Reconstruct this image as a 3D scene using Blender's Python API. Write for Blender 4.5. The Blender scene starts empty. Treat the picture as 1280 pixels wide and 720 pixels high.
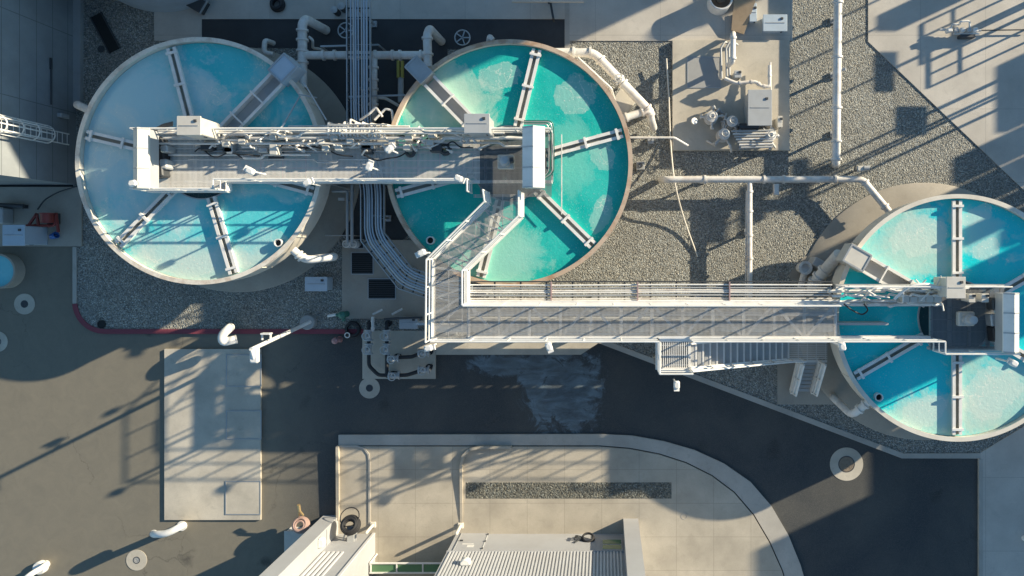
import bpy, math, random
from mathutils import Vector, Matrix
random.seed(7)
sc = bpy.context.scene
COL = sc.collection
R = math.radians

# ---------------------------------------------------------------- camera, sky, sun, exposure
CAM_H = 34.0          # metres above the road
PPM = 27.0            # ground scale of the 1280 px photograph, pixels per metre
NX, NY = 755.0, 315.0 # the point straight below the lens
cam_d = bpy.data.cameras.new('camera')
cam = bpy.data.objects.new('camera', cam_d)
COL.objects.link(cam)
cam.location = (0, 0, CAM_H)
cam_d.sensor_width = 36.0
cam_d.lens = PPM * CAM_H / 1280.0 * 36.0
cam_d.shift_x = (640 - NX) / 1280.0
cam_d.shift_y = (NY - 360) / 1280.0
cam_d.clip_end = 2000
sc.camera = cam

SUN_EL = 17.2
SUN_DIR = Vector((0.905, 0.425, 0)).normalized()     # horizontal direction towards the sun
world = bpy.data.worlds.new('World')
sc.world = world
world.use_nodes = True
wn = world.node_tree.nodes
bg = wn['Background']
sky = wn.new('ShaderNodeTexSky')
sky.sky_type = 'NISHITA'
sky.sun_disc = False
sky.sun_elevation = R(SUN_EL)
sky.sun_rotation = math.atan2(SUN_DIR.x, SUN_DIR.y)
sky.air_density = 1.0
sky.dust_density = 0.0
sky.ozone_density = 3.0
tint = wn.new('ShaderNodeMix'); tint.data_type = 'RGBA'; tint.blend_type = 'MULTIPLY'
tint.inputs[0].default_value = 1.0
tint.inputs[7].default_value = (.92, 1.0, .93, 1)
world.node_tree.links.new(sky.outputs[0], tint.inputs[6])
world.node_tree.links.new(tint.outputs[2], bg.inputs[0])
bg.inputs[1].default_value = 0.105
sun_d = bpy.data.lights.new('sun', 'SUN')
sun_d.energy = 5.0
sun_d.angle = R(0.55)
sun_d.color = (1.0, 0.87, 0.645)
sun = bpy.data.objects.new('sun', sun_d)
COL.objects.link(sun)
sd = Vector((SUN_DIR.x * math.cos(R(SUN_EL)), SUN_DIR.y * math.cos(R(SUN_EL)), math.sin(R(SUN_EL))))
sun.rotation_euler = sd.to_track_quat('Z', 'Y').to_euler()
sun.location = (60, 30, 40)
vs = sc.view_settings
vs.view_transform = 'Standard'
vs.look = 'None'
vs.gamma = 1
vs.use_curve_mapping = False
vs.exposure = 0.95

# ---------------------------------------------------------------- helpers
def g(px, py, h=0.0):
    """point of the site seen at that place of the survey photograph, at height h"""
    k = (CAM_H - h) / CAM_H / PPM
    return Vector(((px - NX) * k, -(py - NY) * k, h))

def gg(pts, h=0.0):
    return [g(p[0], p[1], h) for p in pts]

class MB:
    def __init__(s):
        s.v = []; s.f = []; s.sm = []
    def add(s, vs_, fs, smooth=False):
        o = len(s.v)
        s.v += [tuple(p) for p in vs_]
        for f in fs:
            s.f.append([i + o for i in f]); s.sm.append(smooth)
    def box(s, c, d, rz=0.0):
        cx, cy, cz = c; x, y, z = d[0] / 2, d[1] / 2, d[2] / 2
        ca, sa = math.cos(rz), math.sin(rz)
        vs_ = []
        for dz in (-z, z):
            for dx, dy in ((-x, -y), (x, -y), (x, y), (-x, y)):
                vs_.append((cx + dx * ca - dy * sa, cy + dx * sa + dy * ca, cz + dz))
        s.add(vs_, [(0, 3, 2, 1), (4, 5, 6, 7), (0, 1, 5, 4), (1, 2, 6, 5), (2, 3, 7, 6), (3, 0, 4, 7)])
        return s
    def rbox(s, c, d, rz=0.0, b=0.02):
        """box with chamfered vertical and top edges"""
        cx, cy, cz = c; x, y, z = d[0] / 2, d[1] / 2, d[2] / 2
        b = min(b, x * .45, y * .45, z * .9)
        ca, sa = math.cos(rz), math.sin(rz)
        def ring(i, zz):
            q = [(-x + i, -y + i + b), (-x + i + b, -y + i), (x - i - b, -y + i), (x - i, -y + i + b),
                 (x - i, y - i - b), (x - i - b, y - i), (-x + i + b, y - i), (-x + i, y - i - b)]
            return [(cx + p[0] * ca - p[1] * sa, cy + p[0] * sa + p[1] * ca, cz + zz) for p in q]
        vs_ = ring(0, -z) + ring(0, z - b) + ring(b * .9, z)
        fs = [tuple(range(7, -1, -1)), tuple(range(16, 24))]
        for k in range(2):
            for i in range(8):
                j = (i + 1) % 8
                fs.append((k * 8 + i, k * 8 + j, k * 8 + 8 + j, k * 8 + 8 + i))
        s.add(vs_, fs)
        return s
    def bar(s, a, b, w, h, up=Vector((0, 0, 1))):
        a = Vector(a); b = Vector(b)
        d = (b - a)
        if d.length < 1e-6: return s
        d.normalize()
        sx = d.cross(up)
        if sx.length < 1e-4: sx = d.cross(Vector((1, 0, 0)))
        sx.normalize(); uz = sx.cross(d)
        vs_ = []
        for p in (a, b):
            for i, j in ((-1, -1), (1, -1), (1, 1), (-1, 1)):
                vs_.append(p + sx * (i * w / 2) + uz * (j * h / 2))
        s.add(vs_, [(0, 1, 2, 3), (7, 6, 5, 4), (0, 4, 5, 1), (1, 5, 6, 2), (2, 6, 7, 3), (3, 7, 4, 0)])
        return s
    def prism(s, pts, z0, z1):
        n = len(pts)
        a = sum(pts[i][0] * pts[(i + 1) % n][1] - pts[(i + 1) % n][0] * pts[i][1] for i in range(n))
        if a < 0: pts = list(reversed(pts))
        vs_ = [(p[0], p[1], z0) for p in pts] + [(p[0], p[1], z1) for p in pts]
        fs = [tuple(range(n - 1, -1, -1)), tuple(range(n, 2 * n))]
        fs += [(i, (i + 1) % n, n + (i + 1) % n, n + i) for i in range(n)]
        s.add(vs_, fs)
        return s
    def lathe(s, c, prof, seg=48, a0=0.0, a1=2 * math.pi, smooth=True, axis=None):
        full = abs(a1 - a0 - 2 * math.pi) < 1e-6
        n = seg if full else seg + 1
        M = None
        if axis is not None:
            M = Vector(axis).normalized().to_track_quat('Z', 'Y').to_matrix()
        vs_ = []
        for r, z in prof:
            for i in range(n):
                a = a0 + (a1 - a0) * i / seg
                p = Vector((r * math.cos(a), r * math.sin(a), z))
                if M: p = M @ p
                vs_.append((c[0] + p.x, c[1] + p.y, c[2] + p.z))
        fs = []
        for k in range(len(prof) - 1):
            for i in range(seg):
                j = (i + 1) % n
                fs.append((k * n + i, k * n + j, (k + 1) * n + j, (k + 1) * n + i))
        s.add(vs_, fs, smooth)
        return s
    def cyl(s, a, b, r, seg=12, r2=None):
        a = Vector(a); b = Vector(b); r2 = r if r2 is None else r2
        L = (b - a).length
        return s.lathe(a, [(0.0001, 0), (r, 0), (r2, L), (0.0001, L)], seg, axis=(b - a))
    def tube(s, pts, r, seg=10, bend=None, caps=True):
        pts = [Vector(p) for p in pts]
        bend = 1.6 * r if bend is None else bend
        path = [pts[0]]
        for i in range(1, len(pts) - 1):
            p, a, b = pts[i], pts[i - 1], pts[i + 1]
            da = (a - p); db = (b - p)
            m = min(bend, da.length * .45, db.length * .45)
            da.normalize(); db.normalize()
            if da.dot(db) < -0.999: path.append(p); continue
            q0 = p + da * m; q1 = p + db * m
            for t in (0, .25, .5, .75, 1):
                path.append(q0 * (1 - t) ** 2 + p * 2 * t * (1 - t) + q1 * t * t)
        path.append(pts[-1])
        rings = []; N = None
        n = len(path)
        for i, p in enumerate(path):
            t = (path[min(i + 1, n - 1)] - path[max(i - 1, 0)])
            if t.length < 1e-9: t = Vector((0, 0, 1))
            t.normalize()
            if N is None:
                N = t.cross(Vector((0, 0, 1)))
                if N.length < .05: N = t.cross(Vector((0, 1, 0)))
            N = (N - t * N.dot(t)).normalized()
            B = t.cross(N)
            rings.append([p + N * (r * math.cos(2 * math.pi * k / seg)) + B * (r * math.sin(2 * math.pi * k / seg)) for k in range(seg)])
        vs_ = [q for rg in rings for q in rg]
        fs = []
        for i in range(n - 1):
            for k in range(seg):
                j = (k + 1) % seg
                fs.append((i * seg + k, i * seg + j, (i + 1) * seg + j, (i + 1) * seg + k))
        s.add(vs_, fs, True)
        if caps:
            s.add(rings[0], [tuple(range(seg - 1, -1, -1))]); s.add(rings[-1], [tuple(range(seg))])
        return s
    def flange(s, p, d, r, t=.05, seg=14):
        d = Vector(d).normalized(); p = Vector(p)
        return s.cyl(p - d * t / 2, p + d * t / 2, r, seg)
    def torus(s, c, Rr, r, axis=(0, 0, 1), seg=24, ts=8):
        prof = [(Rr + r * math.cos(2 * math.pi * k / ts), r * math.sin(2 * math.pi * k / ts)) for k in range(ts + 1)]
        return s.lathe(c, prof, seg, axis=axis)
    def grating(s, poly, z, ang=0.0, step=.07, w=.03, cross=.45, hgt=.008):
        """bars clipped to a polygon: close bars one way, sparse ties the other"""
        for (a, st, ww, zz) in ((ang, step, w, 0.0), (ang + math.pi / 2, cross, .03, -.012)):
            ca, sa = math.cos(a), math.sin(a)
            q = [(p[0] * ca + p[1] * sa, -p[0] * sa + p[1] * ca) for p in poly]
            y = math.floor(min(p[1] for p in q) / st) * st + st / 2
            ymax = max(p[1] for p in q)
            while y < ymax:
                xs = []
                for i in range(len(q)):
                    (x0, y0), (x1, y1) = q[i], q[(i + 1) % len(q)]
                    if (y0 <= y) != (y1 <= y):
                        xs.append(x0 + (x1 - x0) * (y - y0) / (y1 - y0))
                xs.sort()
                for i in range(0, len(xs) - 1, 2):
                    A = Vector((xs[i] * ca - y * sa, xs[i] * sa + y * ca, z + zz))
                    B = Vector((xs[i + 1] * ca - y * sa, xs[i + 1] * sa + y * ca, z + zz))
                    s.bar(A, B, ww, hgt)
                y += st
        return s
    def rail(s, pts, h=1.1, post=1.5, r=.03, toe=True, mids=(.55,)):
        pts = [Vector(p) for p in pts]
        up = Vector((0, 0, 1))
        for i in range(len(pts) - 1):
            a, b = pts[i], pts[i + 1]
            for hh in (h,) + tuple(mids):
                s.tube([a + up * hh, b + up * hh], r if hh == h else r * .8, 6)
            if toe: s.bar(a + up * .06, b + up * .06, .015, .12)
            n = max(1, round((b - a).length / post))
            for k in range(n + 1):
                if k == n and i < len(pts) - 2: continue
                p = a.lerp(b, k / n)
                s.tube([p, p + up * h], r * .9, 6)
        return s
    def build(s, name, mat, parent=None):
        m = bpy.data.meshes.new(name)
        off = Vector((0, 0, 0)); q = parent
        while q is not None:
            off += q.location; q = q.parent
        m.from_pydata([(p[0] - off.x, p[1] - off.y, p[2] - off.z) for p in s.v], [], s.f)
        m.polygons.foreach_set('use_smooth', s.sm)
        if any(s.sm): m.set_sharp_from_angle(angle=R(38))
        m.materials.append(mat)
        m.update()
        o = bpy.data.objects.new(name, m)
        COL.objects.link(o)
        if parent is not None: o.parent = parent
        return o

def tag(o, label=None, cat=None, group=None, kind=None):
    if label: o['label'] = label
    if cat: o['category'] = cat
    if group: o['group'] = group
    if kind: o['kind'] = kind
    return o

def thing(name, loc, label, cat, group=None):
    o = bpy.data.objects.new(name, None)
    o.empty_display_size = .2
    COL.objects.link(o)
    o.location = Vector(loc)
    return tag(o, label, cat, group)

def struct(name, mb, mat):
    return tag(mb.build(name, mat), kind='structure')

def copy_tree(o, parent=None):
    c = o.copy(); COL.objects.link(c)
    if parent is not None: c.parent = parent
    for ch in list(o.children):
        copy_tree(ch, c)
    return c

# ---------------------------------------------------------------- materials
def nodes(name):
    m = bpy.data.materials.new(name); m.use_nodes = True
    nt = m.node_tree
    return m, nt, nt.nodes['Principled BSDF']

def L(nt, a, b): nt.links.new(a, b)

def pos(nt):
    return nt.nodes.new('ShaderNodeNewGeometry').outputs['Position']

def noise(nt, scale, detail=4, rough=.6, vec=None, dist=0.0):
    n = nt.nodes.new('ShaderNodeTexNoise')
    n.inputs['Scale'].default_value = scale
    n.inputs['Detail'].default_value = detail
    n.inputs['Roughness'].default_value = rough
    n.inputs['Distortion'].default_value = dist
    L(nt, vec if vec is not None else pos(nt), n.inputs['Vector'])
    return n

def ramp(nt, src, stops):
    r = nt.nodes.new('ShaderNodeValToRGB')
    e = r.color_ramp.elements
    while len(e) < len(stops): e.new(0.5)
    for k, (p, c) in enumerate(stops):
        e[k].position = p
        e[k].color = (c, c, c, 1) if isinstance(c, (int, float)) else (c[0], c[1], c[2], 1)
    L(nt, src, r.inputs[0])
    return r.outputs[0]

def mix(nt, fac, a, b, mode='MIX'):
    n = nt.nodes.new('ShaderNodeMix'); n.data_type = 'RGBA'; n.blend_type = mode
    for k, v in ((0, fac), (6, a), (7, b)):
        if hasattr(v, 'is_linked'): L(nt, v, n.inputs[k])
        elif k == 0: n.inputs[0].default_value = v
        else: n.inputs[k].default_value = (v[0], v[1], v[2], 1)
    return n.outputs[2]

def math_(nt, op, a, b=None):
    n = nt.nodes.new('ShaderNodeMath'); n.operation = op
    for k, v in ((0, a), (1, b)):
        if v is None: continue
        if hasattr(v, 'is_linked'): L(nt, v, n.inputs[k])
        else: n.inputs[k].default_value = v
    return n.outputs[0]

def bump(nt, bs, h, dist, strength=1.0):
    b = nt.nodes.new('ShaderNodeBump')
    b.inputs['Strength'].default_value = strength
    b.inputs['Distance'].default_value = dist
    L(nt, h, b.inputs['Height']); L(nt, b.outputs[0], bs.inputs['Normal'])

def paint(name, c, rough=.45, dirt=.35, dcol=(.28, .24, .19), scale=2.2, metal=0.0, rust=0.0):
    m, nt, bs = nodes(name)
    n = noise(nt, scale, 6, .65)
    f = ramp(nt, n.outputs[0], [(.42, 0.0), (.78, dirt)])
    col = mix(nt, f, c, (c[0] * dcol[0] * 1.6 + .02, c[1] * dcol[1] * 1.6 + .02, c[2] * dcol[2] * 1.6 + .02))
    if rust:
        n2 = noise(nt, 1.3, 8, .7)
        col = mix(nt, ramp(nt, n2.outputs[0], [(.5, 0.0), (.62, rust)]), col, (.30, .14, .06))
    L(nt, col, bs.inputs['Base Color'])
    bs.inputs['Roughness'].default_value = rough
    bs.inputs['Metallic'].default_value = metal
    n3 = noise(nt, 14, 3)
    bump(nt, bs, n3.outputs[0], .004, .5)
    return m

def concrete(name, c, joints=None, var=.25, stain=.35, off=(0, 0), rough=.85):
    m, nt, bs = nodes(name)
    P = pos(nt)
    n = noise(nt, .55, 7, .62, P); n2 = noise(nt, 22, 4, .7, P); n3 = noise(nt, 2.6, 6, .7, P, .6)
    col = mix(nt, ramp(nt, n.outputs[0], [(.3, 0.0), (.7, 1.0)]), [x * (1 - var) for x in c], [x * (1 + var * .6) for x in c])
    col = mix(nt, ramp(nt, n3.outputs[0], [(.55, 0.0), (.75, stain)]), col, [x * .55 for x in c])
    col = mix(nt, ramp(nt, n2.outputs[0], [(.35, .18), (.6, 0.0)]), col, [x * .6 for x in c])
    if joints:
        sep = nt.nodes.new('ShaderNodeSeparateXYZ'); L(nt, P, sep.inputs[0])
        js = None
        for k, st in enumerate(joints):
            if not st: continue
            t = math_(nt, 'FRACT', math_(nt, 'DIVIDE', math_(nt, 'ADD', sep.outputs[k], off[k] + 1000 * st), st))
            d = math_(nt, 'ABSOLUTE', math_(nt, 'SUBTRACT', t, .5))
            q = math_(nt, 'GREATER_THAN', d, .5 - .013 / st)
            js = q if js is None else math_(nt, 'MAXIMUM', js, q)
        fl = nt.nodes.new('ShaderNodeVectorMath'); fl.operation = 'FLOOR'
        sc2 = nt.nodes.new('ShaderNodeMapping'); sc2.inputs['Scale'].default_value = (1 / joints[0], 1 / joints[1], 0)
        sc2.inputs['Location'].default_value = (off[0] / joints[0], off[1] / joints[1], 0)
        L(nt, P, sc2.inputs[0]); L(nt, sc2.outputs[0], fl.inputs[0])
        wn_ = nt.nodes.new('ShaderNodeTexWhiteNoise'); L(nt, fl.outputs[0], wn_.inputs['Vector'])
        col = mix(nt, ramp(nt, wn_.outputs['Value'], [(0, 0.0), (1, .14)]), col, [x * .62 for x in c])
        col = mix(nt, math_(nt, 'MULTIPLY', js, .32), col, [x * .3 for x in c])
    L(nt, col, bs.inputs['Base Color'])
    bs.inputs['Roughness'].default_value = rough
    bump(nt, bs, n2.outputs[0], .006, .6)
    return m

def gravel(name, c, scale=13):
    m, nt, bs = nodes(name)
    P = pos(nt)
    v = nt.nodes.new('ShaderNodeTexVoronoi'); v.inputs['Scale'].default_value = scale
    L(nt, P, v.inputs['Vector'])
    v2 = nt.nodes.new('ShaderNodeTexVoronoi'); v2.inputs['Scale'].default_value = scale * .55
    L(nt, P, v2.inputs['Vector'])
    r = nt.nodes.new('ShaderNodeSeparateColor'); L(nt, v.outputs['Color'], r.inputs[0])
    col = ramp(nt, r.outputs[0], [(0.0, [x * .45 for x in c]), (.35, [x * .8 for x in c]), (.7, c), (.93, [x * 1.4 for x in c]), (1.0, [x * 1.8 for x in c])])
    hue = mix(nt, r.outputs[1], (.92, .98, 1.0), (1.08, 1.0, .86))
    col = mix(nt, 1.0, col, hue, 'MULTIPLY')
    n = noise(nt, .4, 6, .6, P)
    col = mix(nt, ramp(nt, n.outputs[0], [(.3, .45), (.68, 0.0)]), col, [x * .5 for x in c])
    gap = ramp(nt, v.outputs['Distance'], [(.5, 0.0), (.8, .6)])
    col = mix(nt, gap, col, [x * .15 for x in c])
    L(nt, col, bs.inputs['Base Color'])
    bs.inputs['Roughness'].default_value = .9
    h = math_(nt, 'ADD', math_(nt, 'MULTIPLY', math_(nt, 'SUBTRACT', 1.0, v.outputs['Distance']), 1.0),
              math_(nt, 'MULTIPLY', math_(nt, 'SUBTRACT', 1.0, v2.outputs['Distance']), .9))
    h = math_(nt, 'ADD', h, math_(nt, 'MULTIPLY', r.outputs[2], .7))
    bump(nt, bs, h, .045, .9)
    return m

def asphalt(name):
    m, nt, bs = nodes(name)
    P = pos(nt)
    n = noise(nt, .32, 7, .6, P, .4); n2 = noise(nt, 45, 3, .7, P); n3 = noise(nt, 1.5, 8, .72, P, 1.0)
    col = mix(nt, ramp(nt, n.outputs[0], [(.3, 0.0), (.72, 1.0)]), (.030, .036, .042), (.074, .073, .067))
    # paler, warmer area at the west end of the road
    sep = nt.nodes.new('ShaderNodeSeparateXYZ'); L(nt, P, sep.inputs[0])
    mr = nt.nodes.new('ShaderNodeMapRange'); mr.interpolation_type = 'SMOOTHSTEP'
    L(nt, sep.outputs[0], mr.inputs[0])
    mr.inputs[1].default_value = -12.0; mr.inputs[2].default_value = -16.5
    mr.inputs[3].default_value = 0.0; mr.inputs[4].default_value = 1.0
    west_pale = math_(nt, 'MULTIPLY', mr.outputs[0], math_(nt, 'ADD', math_(nt, 'MULTIPLY', n3.outputs[0], .55), .5))
    col = mix(nt, west_pale, col, (.225, .20, .15))
    # dried wash-water on the road south of the walkway
    def blob(c, rx, ry, rot=0.0):
        mp = nt.nodes.new('ShaderNodeMapping'); mp.vector_type = 'TEXTURE'
        mp.inputs['Location'].default_value = (c[0], c[1], 0)
        mp.inputs['Rotation'].default_value = (0, 0, rot)
        mp.inputs['Scale'].default_value = (rx, ry, 1)
        L(nt, P, mp.inputs[0])
        ln = nt.nodes.new('ShaderNodeVectorMath'); ln.operation = 'LENGTH'
        flat = nt.nodes.new('ShaderNodeVectorMath'); flat.operation = 'MULTIPLY'
        flat.inputs[1].default_value = (1, 1, 0)
        L(nt, mp.outputs[0], flat.inputs[0]); L(nt, flat.outputs[0], ln.inputs[0])
        return math_(nt, 'SUBTRACT', 1.0, ln.outputs['Value'])
    ne = noise(nt, 1.1, 9, .72, P, .8)
    wsh = None
    for c, rx, ry in ((g(705, 490), 2.1, 2.3), (g(640, 455), 2.6, .6), (g(668, 470), .8, 1.6)):
        b = math_(nt, 'ADD', blob(c, rx, ry), math_(nt, 'MULTIPLY', math_(nt, 'SUBTRACT', ne.outputs[0], .5), 2.4))
        wsh = b if wsh is None else math_(nt, 'MAXIMUM', wsh, b)
    edge = ramp(nt, wsh, [(.05, 0.0), (.22, .45), (.30, 1.0), (.7, .7)])
    st = noise(nt, .8, 9, .72, None, .5)
    mp = nt.nodes.new('ShaderNodeMapping'); mp.inputs['Scale'].default_value = (1, 3.0, 1); L(nt, P, mp.inputs[0])
    L(nt, mp.outputs[0], st.inputs['Vector'])
    amount = ramp(nt, st.outputs[0], [(.32, .2), (.48, .5), (.6, .9), (.7, 1.0)])
    wf = math_(nt, 'MULTIPLY', edge, amount)
    col = mix(nt, wf, col, (.17, .235, .275))
    # hairline cracks, oil drips and tyre-dark lanes
    cw = noise(nt, .9, 5, .6, P)
    cv = nt.nodes.new('ShaderNodeVectorMath'); cv.operation = 'MULTIPLY_ADD'
    cv.inputs[1].default_value = (1.6, 1.6, 0); L(nt, cw.outputs['Color'], cv.inputs[0]); L(nt, P, cv.inputs[2])
    vc = nt.nodes.new('ShaderNodeTexVoronoi'); vc.feature = 'DISTANCE_TO_EDGE'; vc.inputs['Scale'].default_value = .22
    L(nt, cv.outputs[0], vc.inputs['Vector'])
    cm = noise(nt, .25, 3, .5, P)
    ck = math_(nt, 'MULTIPLY', ramp(nt, vc.outputs[0], [(0.0, .4), (.005, 0.0)]), ramp(nt, cm.outputs[0], [(.48, 0.0), (.58, 1.0)]))
    col = mix(nt, ck, col, (.012, .012, .012))
    vo = nt.nodes.new('ShaderNodeTexVoronoi'); vo.inputs['Scale'].default_value = .55; L(nt, cv.outputs[0], vo.inputs['Vector'])
    so = nt.nodes.new('ShaderNodeSeparateColor'); L(nt, vo.outputs['Color'], so.inputs[0])
    oil = math_(nt, 'MULTIPLY', ramp(nt, vo.outputs['Distance'], [(.05, .6), (.22, 0.0)]), ramp(nt, so.outputs[0], [(.7, 0.0), (.72, 1.0)]))
    col = mix(nt, oil, col, (.02, .02, .02))
    pale = math_(nt, 'MULTIPLY', ramp(nt, vo.outputs['Distance'], [(.03, .5), (.12, 0.0)]), ramp(nt, so.outputs[1], [(.78, 0.0), (.8, 1.0)]))
    col = mix(nt, pale, col, (.26, .24, .2))
    col = mix(nt, ramp(nt, n2.outputs[0], [(.46, 0.0), (.70, .36)]), col, (.22, .21, .19))
    L(nt, col, bs.inputs['Base Color'])
    rg = mix(nt, wf, (.88, .88, .88), (.6, .6, .6))
    L(nt, rg, bs.inputs['Roughness'])
    bump(nt, bs, n2.outputs[0], .006, .7)
    return m

def water(name, deep, pale, foam_and_sunlit=(.70, .72, .64), fo=.5, seed=0.0, scum=.6, lit_rafts=(), painted_light=()):
    m, nt, bs = nodes(name)
    P0 = pos(nt)
    ad = nt.nodes.new('ShaderNodeVectorMath'); ad.operation = 'ADD'
    ad.inputs[1].default_value = (seed, seed * 1.7, 0); L(nt, P0, ad.inputs[0])
    P = ad.outputs[0]
    n = noise(nt, .22, 5, .55, P, 1.2)
    n2 = noise(nt, .8, 7, .65, P, .9)
    f = math_(nt, 'ADD', math_(nt, 'MULTIPLY', n.outputs[0], .7), math_(nt, 'MULTIPLY', n2.outputs[0], .3))
    col = mix(nt, ramp(nt, f, [(.38, 0.0), (.62, 1.0)]), deep, pale)
    # sky glare and sunlit paleness painted into the colour as soft clouds
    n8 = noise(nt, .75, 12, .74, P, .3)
    for (c, rx, ry, amt, sc_col) in painted_light:
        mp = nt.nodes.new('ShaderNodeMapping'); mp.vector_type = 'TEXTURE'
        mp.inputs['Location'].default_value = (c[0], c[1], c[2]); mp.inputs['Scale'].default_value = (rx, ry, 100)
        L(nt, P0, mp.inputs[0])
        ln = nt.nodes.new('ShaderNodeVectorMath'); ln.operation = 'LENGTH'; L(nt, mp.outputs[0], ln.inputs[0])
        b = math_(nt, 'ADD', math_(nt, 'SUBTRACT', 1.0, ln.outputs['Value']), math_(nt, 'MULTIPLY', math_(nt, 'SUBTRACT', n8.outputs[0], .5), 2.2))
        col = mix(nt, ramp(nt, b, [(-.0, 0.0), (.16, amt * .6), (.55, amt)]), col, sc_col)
    # floating scum and painted-in sunlit paleness: crackled rafts with a dotted texture
    n3 = noise(nt, .42, 9, .62, P, .8)
    v = nt.nodes.new('ShaderNodeTexVoronoi'); v.inputs['Scale'].default_value = 8; L(nt, P, v.inputs['Vector'])
    v3 = nt.nodes.new('ShaderNodeTexVoronoi'); v3.feature = 'DISTANCE_TO_EDGE'; v3.inputs['Scale'].default_value = 1.9
    wob = nt.nodes.new('ShaderNodeVectorMath'); wob.operation = 'ADD'
    L(nt, P, wob.inputs[0])
    n5 = noise(nt, 1.6, 5, .6, P)
    sc_ = nt.nodes.new('ShaderNodeVectorMath'); sc_.operation = 'SCALE'; sc_.inputs['Scale'].default_value = .9
    L(nt, n5.outputs['Color'], sc_.inputs[0]); L(nt, sc_.outputs[0], wob.inputs[1])
    L(nt, wob.outputs[0], v3.inputs['Vector'])
    n7 = noise(nt, .9, 4, .6, P)
    crack = math_(nt, 'MULTIPLY', ramp(nt, v3.outputs[0], [(0.0, .8), (.035, 0.0)]), ramp(nt, n7.outputs[0], [(.45, 0.0), (.6, 1.0)]))
    sepc = nt.nodes.new('ShaderNodeSeparateColor'); L(nt, v.outputs['Color'], sepc.inputs[0])
    dots = math_(nt, 'MULTIPLY', ramp(nt, v.outputs['Distance'], [(.10, 1.0), (.26, 0.0)]), ramp(nt, sepc.outputs[0], [(.45, 0.0), (.75, .9)]))
    raft = ramp(nt, n3.outputs[0], [(fo, 0.0), (fo + .09, 1.0)])
    ne = noise(nt, 1.4, 6, .65, P)
    for (c, rx, ry, rot) in lit_rafts:
        mp = nt.nodes.new('ShaderNodeMapping'); mp.vector_type = 'TEXTURE'
        mp.inputs['Location'].default_value = (c[0], c[1], c[2]); mp.inputs['Rotation'].default_value = (0, 0, rot)
        mp.inputs['Scale'].default_value = (rx, ry, 100)
        L(nt, P0, mp.inputs[0])
        ln = nt.nodes.new('ShaderNodeVectorMath'); ln.operation = 'LENGTH'; L(nt, mp.outputs[0], ln.inputs[0])
        b = math_(nt, 'ADD', math_(nt, 'SUBTRACT', 1.0, ln.outputs['Value']), math_(nt, 'MULTIPLY', math_(nt, 'SUBTRACT', ne.outputs[0], .5), 1.5))
        raft = math_(nt, 'MAXIMUM', raft, ramp(nt, b, [(.0, 0.0), (.05, .85), (.5, 1.0)]))
    tex = math_(nt, 'ADD', math_(nt, 'MULTIPLY', math_(nt, 'MAXIMUM', dots, crack), .85), .36)
    fm = math_(nt, 'MULTIPLY', math_(nt, 'MULTIPLY', raft, scum), tex)
    n4 = noise(nt, 15, 4, .7, P); n6 = noise(nt, .6, 4, .6, P)
    spk = math_(nt, 'MULTIPLY', ramp(nt, n4.outputs[0], [(.58, 0.0), (.70, .36)]), ramp(nt, n6.outputs[0], [(.36, .15), (.6, 1.0)]))
    fm = math_(nt, 'MAXIMUM', fm, spk)
    col = mix(nt, fm, col, foam_and_sunlit)
    L(nt, col, bs.inputs['Base Color'])
    rg = mix(nt, fm, (.12, .12, .12), (.5, .5, .5)); L(nt, rg, bs.inputs['Roughness'])
    bs.inputs['IOR'].default_value = 1.33
    w = noise(nt, 7.5, 5, .6, P)
    bump(nt, bs, w.outputs[0], .02, .6)
    return m

def panelled(name, c, sy, sz):
    """cladding with seams along its length and height"""
    m, nt, bs = nodes(name)
    P = pos(nt)
    sep = nt.nodes.new('ShaderNodeSeparateXYZ'); L(nt, P, sep.inputs[0])
    js = None
    for k, st, o in ((1, sy, .6), (2, sz, .3)):
        t = math_(nt, 'FRACT', math_(nt, 'DIVIDE', math_(nt, 'ADD', sep.outputs[k], o + 1000 * st), st))
        d = math_(nt, 'ABSOLUTE', math_(nt, 'SUBTRACT', t, .5))
        q = math_(nt, 'GREATER_THAN', d, .5 - .016 / st)
        js = q if js is None else math_(nt, 'MAXIMUM', js, q)
    n = noise(nt, .7, 7, .65, P)
    col = mix(nt, ramp(nt, n.outputs[0], [(.3, 0.0), (.7, 1.0)]), [x * .75 for x in c], c)
    col = mix(nt, math_(nt, 'MULTIPLY', js, .7), col, [x * .3 for x in c])
    L(nt, col, bs.inputs['Base Color'])
    bs.inputs['Roughness'].default_value = .6
    return m

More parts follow.
